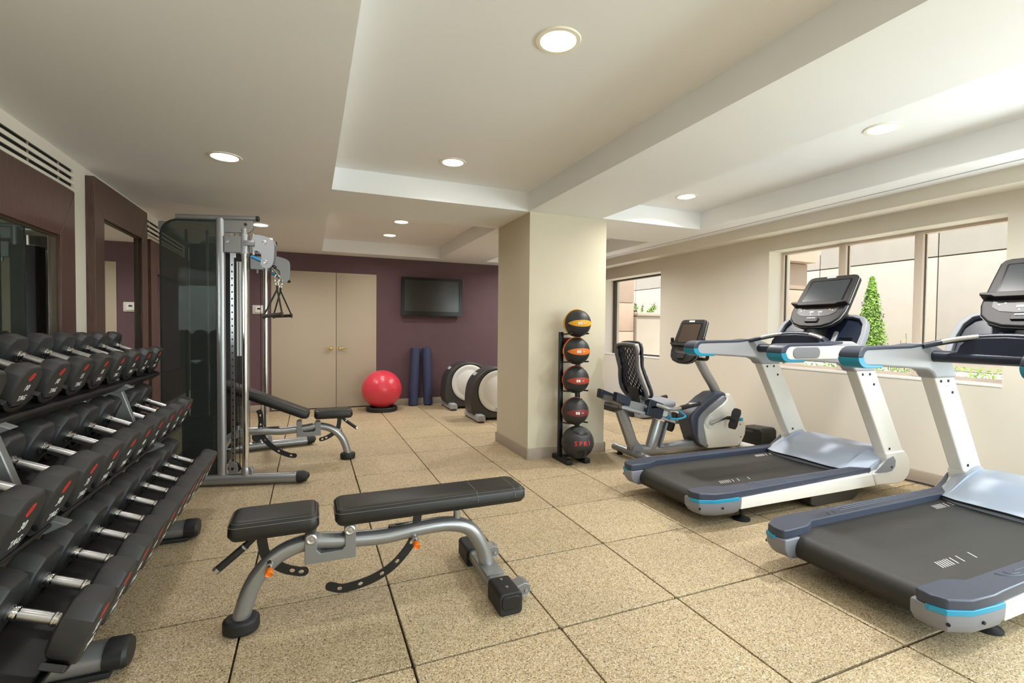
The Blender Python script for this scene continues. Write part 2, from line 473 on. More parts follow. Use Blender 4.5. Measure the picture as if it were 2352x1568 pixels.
def window(name, W, mull, m1, m2, fw):
    y0, y1, z0, z1 = W
    root = MB().prism([(y0, z0), (y1, z0), (y1, z1), (y0, z1)], YZ, GX-.03, GX+.04, holes=[[(y0+fw, z0+fw), (y1-fw, z0+fw), (y1-fw, z1-fw), (y0+fw, z1-fw)]]).build(name, m1)
    tag(root, kind='structure')
    edges = [y0+fw]
    for a, c in mull:
        MB().bb((GX-.04, a, z0+.005), (GX+.04, c, z1-.005), .004).build('mullion', m1, root)
        MB().bb((GX-.010, a-.004, z0+fw), (GX+.012, a+.003, z1-fw)).build('gasket', m2, root)
        edges += [a, c]
    edges.append(y1-fw)
    for k in range(0, len(edges), 2):
        MB().bb((GX-.004, edges[k], z0+fw), (GX+.004, edges[k+1], z1-fw)).build('pane', 'pane', root)
    MB().bb((GX-.012, y1-fw-.005, z0+fw), (GX+.012, y1-fw+.004, z1-fw)).build('gasket', m2, root)
    MB().bb((WR-.006, y0-.002, z0-.014), (GX-.02, y1+.002, z0+.004), .003).build('sill', 'white_pl', root)
    return root


window('window_1', W1, [(2.488, 2.552), (3.137, 3.205)], 'bronze', 'bronze_d', .026)
window('added_side_window', W3, [(-1.3, -1.236), (-.06, .004)], 'bronze', 'bronze_d', .026)  # added window out of view, admits the side fill lamp
window('window_2', W2, [], 'bronze_d', 'bronze_d', .022)

# cupboard doors in the back wall
for k, (x0, x1) in enumerate(((DX0, DXM), (DXM, DX1))):
    d = MB().bb((x0+.003, WB-.006, .012), (x1-.003, WB+.035, DZ-.004), .002).build('door_%d' % (k+1), 'door'); tag(d, kind='structure')
    s = -1 if k == 0 else 1
    hx = DXM+(-.075 if k == 0 else .055)
    h = MB().lathe([(.0, -.012), (.020, -.012), (.026, -.006), (.026, 0), (.026, .004)], (hx, WB-.01, .917), (0, 1, 0)).lathe([(.011, -.035), (.011, 0)], (hx, WB-.01, .917), (0, 1, 0), 12).build('door_handle', 'brass', d)
    MB().tube(catmull([(hx, WB-.05, .917), (hx+s*.03, WB-.056, .92), (hx+s*.065, WB-.05, .914), (hx+s*.10, WB-.048, .919)], 4), [(.011, .010)]*4+[(.009, .008)]*4+[(.007, .005)]*5, 8).build('lever', 'brass', h)

# linear slot diffuser in the soffit by the window wall
r = empty('slot_diffuser', (4.13, 0, ZC), 'long thin black slot air diffuser in the ceiling above the windows', 'vent')
MB().bb((-.006, -1.4, -.0015), (.006, 7.8, .0005)).build('slot', 'dark', r)
MB().bb((-.012, -1.4, -.0022), (-.006, 7.8, .0005)).bb((.006, -1.4, -.0022), (.012, 7.8, .0005)).build('flange', 'ceil', r)

# air grilles high on the left wall
for (y0, y1, lab) in ((2.35, 4.075, 'three-slot cream air grille above the large mirror nearest the camera'), (5.62, 7.1, 'three-slot cream air grille above the far mirror, beside the cable machine')):
    r = empty('air_grille', (WL, (y0+y1)/2, 2.19), lab, 'vent', 'three-slot wall grilles')
    h = (y1-y0)/2
    hs = [[(-h+.01, z-.0115), (h-.006, z-.0115), (h-.006, z+.0115), (-h+.01, z+.0115)] for z in (.046, 0, -.046)]
    MB().prism([(-h-.01, -.075), (h+.008, -.075), (h+.008, .075), (-h-.01, .075)], YZ, .012, .02, hs).build('face_panel', 'wall', r)
    MB().bb((.001, -h, -.07), (.004, h, .07)).build('duct_backing', 'dark', r)
    for q in range(5):
        yy = -h+.12+q*(2*h-.3)/4
        MB().bb((.004, yy-.004, -.062), (.011, yy+.004, .062)).build('spacer', 'base', r)

# recessed downlights
lamp_proto = None
PLACES = [(1.015, 1.93, ZU, 'recessed round downlight in the near coffer, nearest the camera'),
          (1.015, 3.64, ZU, 'recessed round downlight at the far end of the near coffer'),
          (1.015, 5.92, ZU, 'recessed downlight in the small far coffer, the nearer of its two'),
          (1.015, 6.84, ZU, 'recessed downlight in the small far coffer, the farther of its two'),
          (3.31, 1.93, ZU, 'recessed downlight in the window-side coffer above the treadmills'),
          (3.31, 3.64, ZU, 'recessed downlight in the window-side coffer beside the column'),
          (-.51, 3.64, ZC, 'recessed downlight in the low ceiling over the dumbbell rack'),
          (-.50, 5.89, ZC, 'recessed downlight behind the cable machine top, the nearer one'),
          (-.51, 6.76, ZC, 'recessed downlight behind the cable machine top, the one by the plum wall'),
          (3.31, 5.92, ZU, None), (3.31, 6.84, ZU, None), (1.015, .2, ZU, None), (3.31, .2, ZU, None), (-.51, 1.9, ZC, None), (-.51, .2, ZC, None)]
ld = bpy.data.lights.new('downlight_glow', 'AREA'); ld.shape = 'DISK'; ld.size = .14; ld.energy = LAMP_W; ld.color = LAMP_COL; ld.spread = math.radians(150)
ld2 = ld.copy(); ld2.energy = LAMP_W*9      # the row nearest the windows burns brighter
ld3 = ld.copy(); ld3.energy = LAMP_W*2.3      # rows towards the back wall
for x, y, z, lab in PLACES:
    lamp_data = ld2 if x > 2 else ld3 if y > 5 else ld
    if lab is None:
        lo = bpy.data.objects.new('downlight_glow', lamp_data); COL.objects.link(lo); lo.location = (x, y, z-.012); continue
    if lamp_proto is None:
        r = empty('downlight', (x, y, z), lab, 'ceiling light', 'round recessed downlights')
        MB().lathe([(.077, -.001), (.080, -.006), (.098, -.005), (.102, 0), (.102, .001)], n=40, caps=False).build('trim_ring', 'ring', r)
        MB().lathe([(.0, -.002), (.078, -.002)], n=40, caps=False).build('diffuser', 'lamp', r)
        lamp_proto = r
    else:
        r = copy_tree(lamp_proto); r.location = (x, y, z); r['label'] = lab
    lo = bpy.data.objects.new('downlight_glow', lamp_data); COL.objects.link(lo); lo.location = (0, 0, -.012); lo.parent = r

# ------------------------------------------------------------------ wall mirrors
def wall_mirror(y0, y1, z0, z1, fw, lab):
    r = empty('wall_mirror', (WL, (y0+y1)/2, z0), lab, 'mirror', 'wood-framed wall mirrors')
    h = (y1-y0)/2; H = z1-z0; t = .055
    quads = {'rail': [[(-h, H), (h, H), (h-fw, H-fw*1.55), (-h+fw, H-fw*1.55)], [(-h, 0), (h, 0), (h-fw, fw*1.55), (-h+fw, fw*1.55)]],
             'stile': [[(-h, 0), (-h+fw, fw*1.55), (-h+fw, H-fw*1.55), (-h, H)], [(h, 0), (h, H), (h-fw, H-fw*1.55), (h-fw, fw*1.55)]]}
    for nm, qs in quads.items():
        for q in qs:
            cx = sum(p[0] for p in q)/4; cy = sum(p[1] for p in q)/4
            q2 = [(cx+(p[0]-cx)*.9995, cy+(p[1]-cy)*.9995) for p in q]
            MB().prism(q2, YZ, .002, t).build(nm, 'wood', r, bevel=.003)
    MB().bb((.018, -h+fw-.01, fw*1.5), (.024, h-fw+.01, H-fw*1.5)).build('mirror_glass', 'mirror', r)
    ii = [(-h+fw, fw*1.55), (h-fw, fw*1.55), (h-fw, H-fw*1.55), (-h+fw, H-fw*1.55)]
    i2 = [(-h+fw+.012, fw*1.55+.012), (h-fw-.012, fw*1.55+.012), (h-fw-.012, H-fw*1.55-.012), (-h+fw+.012, H-fw*1.55-.012)]
    MB().prism(ii, YZ, .024, .036, [i2]).build('inner_lip', 'bronze_d', r)


wall_mirror(1.75, 3.986, .42, 2.09, .20, 'large brown wood framed mirror on the left wall below the air grille, nearest the camera')
wall_mirror(4.302, 5.50, .30, 2.285, .17, 'tall brown wood framed mirror reaching almost to the ceiling, reflecting the cream doors')
wall_mirror(5.60, 7.2, .42, 2.06, .20, 'brown wood framed mirror mostly hidden behind the cable machine')

# ------------------------------------------------------------------ outside the windows
og = MB().bb((5.0, -8, .3), (22, 22, .66)).build('ground_outside', 'soil'); tag(og, kind='structure')
bl = empty('facing_building', (9.0, 5, .66), 'pale stone clad building facing the windows across the planted court', 'building')
MB().bb((.02, -12, 0), (.6, 16, 5.0)).build('backing_wall', 'joint_o', bl)
pan = {}
for i in range(-5, 8):
    for (za, zb) in ((0, 1.76), (1.76, 3.4), (3.4, 4.9)):
        ya = 4.387-5+1.88*i
        k = round(zb-za, 2)
        if k not in pan:
            pan[k] = MB().bb((-.03, .009, .009), (.02, 1.871, zb-za-.009), .004).build('panel', 'stone', bl)
            o = pan[k]
        else: o = inst(pan[k])
        o.location = (0, ya, za)


def pier(y, x1, lab, cz):
    r = empty('stone_pier', (5.02, y, .66), lab, 'pier')
    w_ = x1-5.02; zs = [0, .55, 1.12, cz-.66]
    for a, c in zip(zs[:-1], zs[1:]):
        MB().bb((0, 0, a+.006), (w_, .55, c-.006), .006).build('block', 'pink_stone', r)
    MB().bb((0, .02, 0), (w_-.015, .53, cz-.66)).build('mortar_core', 'joint_o', r)
    MB().prism([(0, cz-.66), (w_, cz-.66), (w_+.02, cz-.62), (w_+.09, cz-.54), (w_+.1, cz-.48), (w_+.16, cz-.47), (w_+.16, cz-.36), (0, cz-.36)], XZ, -.12, .62).build('cornice', 'pink_stone', r, bevel=.006)


pier(4.36, 6.0, 'pink stone pier with a moulded cornice just outside the larger window', 2.12)
pier(8.02, 6.0, 'pink stone pier outside the small far window', 3.4)
r = empty('stone_planter', (6.02, 7.95, .66), 'cream planter wall with a flat coping outside the small window', 'planter')
MB().bb((0, 0, 0), (.85, .9, .86)).build('body', 'stone', r)
MB().bb((-.0, -.03, .866), (.88, .93, .94), .01).build('coping', 'stone', r)
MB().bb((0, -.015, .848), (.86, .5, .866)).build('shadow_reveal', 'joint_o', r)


def leaf_cloud(pts, size, spread=.6):
    b_ = MB(); bm = b_.bm
    for p, n in pts:
        n = (V(n)+V((random.gauss(0, spread), random.gauss(0, spread), random.gauss(0, spread)))).normalized()
        u = n.orthogonal().normalized(); u = Matrix.Rotation(random.uniform(0, 6.28), 3, n) @ u
        v = n.cross(u); s = size*random.uniform(.6, 1.3); p = V(p)
        vs_ = [bm.verts.new(q) for q in (p-u*s*.28, p+v*s+n*s*.1, p+u*s*.28, p-v*s*.6)]
        bm.faces.new(vs_)
    return b_


r = empty('conifer', (7.0, 4.16, .66), 'slim bright green conifer outside the larger window', 'tree')
pts = []
for k in range(9000):
    t = random.random()**1.2; z = .12+t*1.20
    rad = .185*(1-t)**.8*(1+.22*math.sin(23*t+2.2*math.sin(k*.37)))+.008
    a = random.uniform(0, 2*PI); rr = rad*random.choice((random.uniform(.4, 1.0), random.uniform(.7, 1.15)))
    pts.append(((rr*math.cos(a), rr*math.sin(a), z+rr*.3), (math.cos(a), math.sin(a), .7)))
tag(leaf_cloud(pts, .026, .5).build('foliage', 'leaf', r, recalc=False), kind='stuff')
MB().tube([(0, 0, 0), (.005, 0, .5), (0, 0, 1.1)], [.022, .014, .005], 8).build('trunk', 'bark', r)


def stem_plant(x, y, h, n, lab, m_='leaf_d', spread=.1, z=.66, sz=.03):
    r = empty('leafy_shrub', (x, y, z), lab, 'shrub', 'small shrubs outside the windows')
    pts = []; s = MB()
    for q in range(n):
        dx, dy = random.uniform(-spread, spread), random.uniform(-spread, spread)
        hh = h*random.uniform(.6, 1)
        P = catmull([(dx*.3, dy*.3, 0), (dx*.6, dy*.6, hh*.5), (dx, dy, hh)], 3)
        s.tube(P, .004, 5)
        for k in range(26):
            t = random.uniform(.25, 1); i = min(int(t*(len(P)-1)), len(P)-1)
            a = random.uniform(0, 2*PI)
            pts.append((P[i]+V((math.cos(a)*.025, math.sin(a)*.025, random.uniform(-.03, .03))), (math.cos(a), math.sin(a), .6)))
    tag(leaf_cloud(pts, sz).build('foliage', m_, r, recalc=False), kind='stuff')
    s.build('stem', 'bark', r)


stem_plant(7.0, 3.87, .52, 3, 'wispy small-leaved shrub just right of the conifer')
stem_plant(7.0, 3.70, .62, 3, 'tallest wispy shrub with one upright shoot by the window mullion')
stem_plant(7.05, 3.52, .46, 3, 'low wispy shrub closest to the window mullion')
stem_plant(6.4, 8.4, .42, 16, 'bright green leafy shrub on top of the cream planter wall', 'leaf', .34, 1.42, .05)
pts = []
for k in range(5200):
    x = random.uniform(5.5, 8.7); y = random.uniform(1.2, 5.2)
    if x < 6.1 and y > 4.3: continue
    if (x-7)**2+(y-4.16)**2 < .09: continue
    if math.sin(x*3.1)+math.sin(y*2.7+x) < -.35: continue
    pts.append(((x, y, .66+random.uniform(.0, .10)), (0, 0, 1)))
tag(leaf_cloud(pts, .045, .6).build('groundcover_leaves', 'leaf', recalc=False), 'low green groundcover growing in the bed outside the larger window', 'plants', kind='stuff')

# ------------------------------------------------------------------ television, wall control
r = empty('television', (1.835, WB, 1.745), 'flat black television hung on the plum back wall', 'television')
MB().prism(rrect(1.0, .61, .012), (V((0, 0, 0)), V((1, 0, 0)), V((0, 0, 1)), V((0, -1, 0))), .05, .10, [rrect(.90, .50, .004, cy=.012)]).build('bezel', 'tvbez', r, bevel=.004)
MB().bb((-.455, -.088, -.243), (.455, -.07, .267)).build('screen', 'tvscr', r)
MB().bb((-.40, -.055, -.22), (.40, -.004, .22), .008).build('rear_shell', 'blackm', r)
MB().lathe([(.0, 0), (.035, 0), (.03, .008)], (0, -.09, -.298), (0, -1, 0), 16).build('power_badge', 'tvbez', r)
r = empty('wall_thermostat', (-.68, WB, 1.48), 'white thermostat under a clear cover on the plum wall behind the cable machine', 'thermostat')
MB().bb((-.085, -.02, -.065), (.085, 0, .065), .01).build('cover', 'plastic_w', r)
MB().bb((-.05, -.04, -.045), (.05, -.02, .045), .008).build('body', 'white_pl', r)
MB().bb((-.02, -.043, .0), (.02, -.039, .025)).build('display', 'screen', r)

# ------------------------------------------------------------------ exercise ball on its ring
r = MB().lathe([(.15, 0), (.222, 0), (.228, .008), (.228, .052), (.22, .062), (.175, .062), (.165, .05), (.15, 0)], n=48, caps=False).build('ball_stand', 'black', bevel=0)
r.location = (.99, 7.40, 0); tag(r, 'round black ring base holding the red exercise ball', 'stand')
bp_ = []
prof = []
for k in range(61):
    a = -PI/2+PI*k/60
    rr = .292*math.cos(a); z = .28*math.sin(a)
    for zb in (.055, .085, .115, .145, .175, -.15, -.18):
        d = abs(z-zb)
        if d < .006: rr -= .0035
    prof.append((rr, z))
r = MB().lathe(prof, n=64, caps=False).build('exercise_ball', 'redball', smooth=80); r.location = (.99, 7.40, .322)
tag(r, 'large shiny red exercise ball on a black ring base', 'ball')

# foam rollers leaning on the back wall
for p0, p1, lab in (((1.515, 7.70, .0), (1.565, 7.765, .92), 'long navy foam roller leaning on the plum wall, beside the red ball'),
                    ((1.757, 7.69, .0), (1.742, 7.765, .92), 'long navy foam roller leaning on the plum wall, beside the grey trainer')):
    r = empty('foam_roller', p0, lab, 'foam roller', 'navy foam rollers against the back wall')
    d = V(p1)-V(p0)
    r.rotation_euler = V((0, 0, 1)).rotation_difference(d).to_euler()
    MB().lathe([(.066, .006), (.072, .012), (.073, .05), (.073, .87), (.072, .915), (.066, .921)], n=32).build('roller', 'navy_foam', r)
    MB().lathe([(.0, 0), (.02, 0), (.02, .0015)], (0, 0, .921), n=16).build('core', 'dark', r)

# ------------------------------------------------------------------ ellipticals behind the column
def elliptical(x, y, lab):
    r = empty('elliptical_trainer', (x, y, 0), lab, 'elliptical', 'elliptical trainers by the back wall')
    out = [(-.36, .13), (-.372, .25), (-.36, .40), (-.325, .52), (-.25, .62), (-.14, .69), (-.02, .715), (.12, .70), (.25, .64), (.34, .54), (.385, .42), (.39, .25), (.37, .10), (.30, .035), (-.22, .03), (-.30, .06)]
    out = [(p.x, p.y) for p in catmull([(a, b_, 0) for a, b_ in out], 3, True)]
    MB().prism(out, XZ, .02, .34).build('housing', 'housing', r, bevel=.025, seg=3)
    for s, yy in ((-1, .02), (1, .34)):
        ax = (0, s, 0)
        d = MB().lathe([(.282, -.01), (.282, .004), (.27, .012), (.255, .014), (.215, .010), (.20, .010), (.19, .016), (0, .018)], (.01, yy, .395), ax, 48).build('drive_disc', 'greydisc', r)
        MB().lathe([(.295, -.01), (.295, .003), (.283, .004)], (.01, yy, .395), ax, 48).build('disc_rim', 'dark', r)
        MB().tube(catmull([(-.02, yy+s*.03, .155), (.05, yy+s*.035, .165), (.16, yy+s*.035, .168)], 4), [.03]*2+[.045]*3+[.04]*4, 14).build('crank_cap', 'greydisc', d)
    b_ = MB().prism([(-.055, 0), (.055, 0), (.06, .035), (.045, .085), (-.045, .085), (-.06, .035)], (V((-.27, 0, .015)), V((1, 0, 0)), V((0, 0, 1)), V((0, 1, 0))), -.11, .47)
    f = b_.build('front_foot', 'grey_pl', r, bevel=.012)
    for yy in (-.09, .45):
        MB().lathe([(.045, 0), (.045, .012), (.02, .02)], (-.27, yy, 0), n=16).build('foot_pad', 'black', f)
    MB().prism(rrect(.10, .05, .01), (V((-.262, .19, .618)), V((0, 1, 0)), V((.62, 0, .78)), V((-.78, 0, .62))), 0, .012).build('badge', 'greydisc', r)
    MB().bb((-.02, .06, .03), (1.5, .13, .11), .01).bb((-.02, .23, .03), (1.5, .30, .11), .01).build('frame_rail', 'housing', r)
    MB().bb((1.4, -.1, .01), (1.52, .46, .09), .012).build('rear_foot', 'black', r)
    for yy in (.03, .33):
        MB().tube([(.35, yy, .36), (.85, yy, .30), (1.25, yy, .20)], .022, 10).build('pedal_arm', 'silver', r)
        MB().bb((.78, yy-.07, .30), (1.12, yy+.07, .335), .01).build('pedal', 'black', r)
    MB().tube(catmull([(1.0, .18, .08), (1.02, .18, .7), (.98, .18, 1.35)], 4), .035, 12).build('upright', 'silver', r)
    MB().prism(rrect(.34, .34, .06), (V((.98, .18, 1.45)), V((0, -1, 0)), V((.4, 0, .92)), V((-.92, 0, .4))), -.02, .03).build('console', 'charcoal', r, bevel=.008)
    return r


elliptical(2.27, 7.13, 'dark grey elliptical trainer with a white drive disc, farther one by the back wall')
elliptical(2.345, 6.08, 'dark grey elliptical trainer with a white drive disc, half hidden by the column')

# ------------------------------------------------------------------ medicine ball rack
R = empty('ball_rack', (2.28, 4.02, 0), 'black upright metal rack holding five medicine balls beside the column', 'rack')
for x in (-.098, .087):
    MB().bb((x-.019, -.019, .02), (x+.019, .019, 1.212), .004).build('post', 'rack', R)
    MB().bb((x-.03, -.20, 0), (x+.03, .10, .045), .006).build('foot', 'rack', R)
MB().bb((-.13, -.03, .03), (.13, .012, .05)).build('crossbar', 'rack', R)
MB().bb((-.09, .0, 1.09), (.085, .012, 1.16)).build('nameplate', 'maroon', R)
PEGZ = (1.19, .93, .66, .363)
for z in PEGZ:
    for x in (-.098, .087):
        MB().tube([(x+.0, -.02, z), (x+.012, -.17, z+.012)], .007, 8).build('peg', 'rack', R)
text('lettering', 'SPRI', .05, 'red', R, mtx((-.01, -.002, 1.122), (1, 0, 0), (0, 0, 1), (0, -1, 0)))


def band_ball(z, x, rad, col, num, txt, lab):
    r = empty('medicine_ball', (x, 3.90, z), lab, 'medicine ball', 'medicine balls on the rack')
    MB().sphere((0, 0, 0), rad, 40, 24).build('ball', 'urethane', r, smooth=80)
    def patch(az0, half_az, half_h):
        b_ = MB(); K = 18; loops = []
        for i in range(K+1):
            t = -1+2*i/K; hw = half_h*(1-abs(t)**2.4)+.0004; az = az0+t*half_az
            row = []
            for j in range(7):
                el = hw*(j/3-1)/rad
                row.append(V((math.cos(az)*math.cos(el), math.sin(az)*math.cos(el), math.sin(el)))*(rad+.0016))
            loops.append(row)
        for i in range(K):
            for j in range(6):
                b_.face([loops[i][j], loops[i+1][j], loops[i+1][j+1], loops[i][j+1]])
        bmesh.ops.remove_doubles(b_.bm, verts=b_.bm.verts, dist=1e-6)
        return b_
    A0 = math.radians(-97)
    p = patch(A0, math.radians(64), .030).build('colour_band', col, r, smooth=80, recalc=False)
    for q in (1, 2):
        patch(A0+q*2*PI/3, math.radians(36), .030).build('colour_band', col, r, smooth=80, recalc=False)
    b_ = MB(); K = 24; loops = []
    for i in range(K+1):   # coloured seam that runs over the ball
        a = -.9+i/K*3.2
        c = V((-math.cos(a)*.80, -.45*math.cos(a)*.5+.3*math.cos(a), math.sin(a)))
        loops.append(c.normalized()*(rad+.001))
    MB().tube(loops, .006, 6).build('seam', col, r)
    # printed weight
    az = A0-.2
    n_ = V((math.cos(az), math.sin(az), 0)); u_ = V((-n_.y, n_.x, 0))
    MB().prism(rrect(.036, .022, .002, 1), (n_*(rad+.0002), u_, V((0, 0, 1)), n_), 0, .0022).build('print_panel', 'white', r)
    text('lettering', num, .02, 'dark', r, mtx(n_*(rad+.0028), u_, (0, 0, 1), n_))
    az += .38; n_ = V((math.cos(az), math.sin(az), 0)); u_ = V((-n_.y, n_.x, 0))
    text('lettering', txt, .016, 'white', r, mtx(n_*(rad+.002), u_, (0, 0, 1), n_))
    return r


band_ball(1.295, 2.285, .1275, 'yellow', '2', 'KG', 'black medicine ball with a yellow band, topmost on the rack')
band_ball(1.038, 2.278, .125, 'orange_r', '4', 'LB', 'black medicine ball with an orange band, second from the rack top')
band_ball(.773, 2.275, .126, 'brick', '6', 'LB', 'black medicine ball with a brick red band, middle of the rack')
band_ball(.480, 2.273, .126, 'maroon', '8', 'LB', 'black medicine ball with a dark maroon band, fourth on the rack')
r = empty('medicine_ball', (2.287, 3.87, .196), 'black grip-hole medicine ball with red SPRI lettering at the rack bottom', 'medicine ball', 'medicine balls on the rack')
b_ = MB().sphere((0, 0, 0), .150, 40, 28)
for v in b_.bm.verts:          # two scooped grips joined by a bar
    for zc, yc in ((-.098, -.115), (.12, -.075)):
        d = (v.co-V((0, yc, zc)))
        rr = math.sqrt((d.x/1.5)**2+d.y**2+d.z**2)
        if rr < .055: v.co -= v.co.normalized()*.05*(1-(rr/.055)**2)**.7
b_.build('ball', 'urethane', r, smooth=80)
MB().tube(catmull([(0, -.145, -.045), (0, -.135, -.07), (0, -.105, -.115)], 4), .013, 10).build('grip_bar', 'urethane', r)
for k, ch in enumerate('SPRI'):
    az = math.radians(-126+k*16.5); n_ = V((math.cos(az), math.sin(az), .10)).normalized(); u_ = V((-math.sin(az), math.cos(az), 0)); w_ = n_.cross(u_)
    text('lettering', ch, .058, 'red', r, mtx(n_*.1503, u_, w_, n_), ext=.0012, bold=.0012)

# ------------------------------------------------------------------ adjustable benches
def pad(name, x0, x1, hw, z0, z1, parent, rr=.035, seam=None, sx=None):
    """upholstered pad: chamfered sides, rounded plan corners; piping rows as child"""
    zc = (z0+z1)/2
    def ring(ins, z, rc):
        return [(x, y, z) for x, y in rrect(x1-x0-2*ins, 2*hw-2*ins, max(rc-ins*.3, .006), 5, (x0+x1)/2, 0)]
    o = MB().rings([ring(.012, z0, rr), ring(.001, z0+.018, rr), ring(0, z0+.024, rr), ring(.002, z1-.022, rr), ring(.006, z1-.012, rr), ring(.014, z1-.004, rr), ring(.03, z1, rr)]).build(name, 'vinyl', parent, smooth=50)
    b_ = MB().tube([V(p)+V((0, 0, .001)) for p in ring(.001, z1-.020, rr)], .0013, 5, closed=True)
    b_.tube([V(p)+V((0, 0, .0005)) for p in ring(.011, z1-.0075, rr)], .0009, 5, closed=True)
    if sx:
        for q in sx:
            b_.tube([(q, -hw-.001, z0+.03), (q, -hw+.001, z1-.02), (q, -hw+.016, z1-.002), (q, 0, z1+.0005), (q, hw-.016, z1-.002), (q, hw+.001, z1-.02)], .0018, 5)
    b_.build('stitching', 'stitch', o)
    return o


def arc_strap(P, wid, t, holes, parent, name='ladder_strap', y=0):
    """flat curved strap in the XZ plane with slotted holes (arclength fractions)"""
    C_ = catmull([(a, 0, c) for a, c in P], 8); n = len(C_)
    nrm = []
    for i in range(n):
        d = (C_[min(i+1, n-1)]-C_[max(i-1, 0)]).normalized(); nrm.append(V((-d.z, 0, d.x)))
    up = [C_[i]+nrm[i]*wid for i in range(n)]; lo = [C_[i]-nrm[i]*wid for i in range(n)]
    d = (C_[-1]-C_[-2]).normalized()
    cap = [C_[-1]+nrm[-1]*wid*math.cos(a)+d*wid*math.sin(a) for a in (PI/6, PI/3, PI/2, 2*PI/3, 5*PI/6)]
    outl = [(p.x, p.z) for p in up+cap+lo[::-1]]
    hl = []
    for h in holes:
        i = int(h*(n-1)); c = C_[i]; e = (C_[min(i+1, n-1)]-C_[max(i-1, 0)]).normalized(); q = nrm[i]
        hl.append([((c+e*.011*math.cos(a)*1+q*.0085*math.sin(a)).x, (c+e*.011*math.cos(a)+q*.0085*math.sin(a)).z) for a in [2*PI*k/10 for k in range(10)]])
    return MB().prism(outl, XZ, y-t/2, y+t/2, hl).build(name, 'blackm', parent)


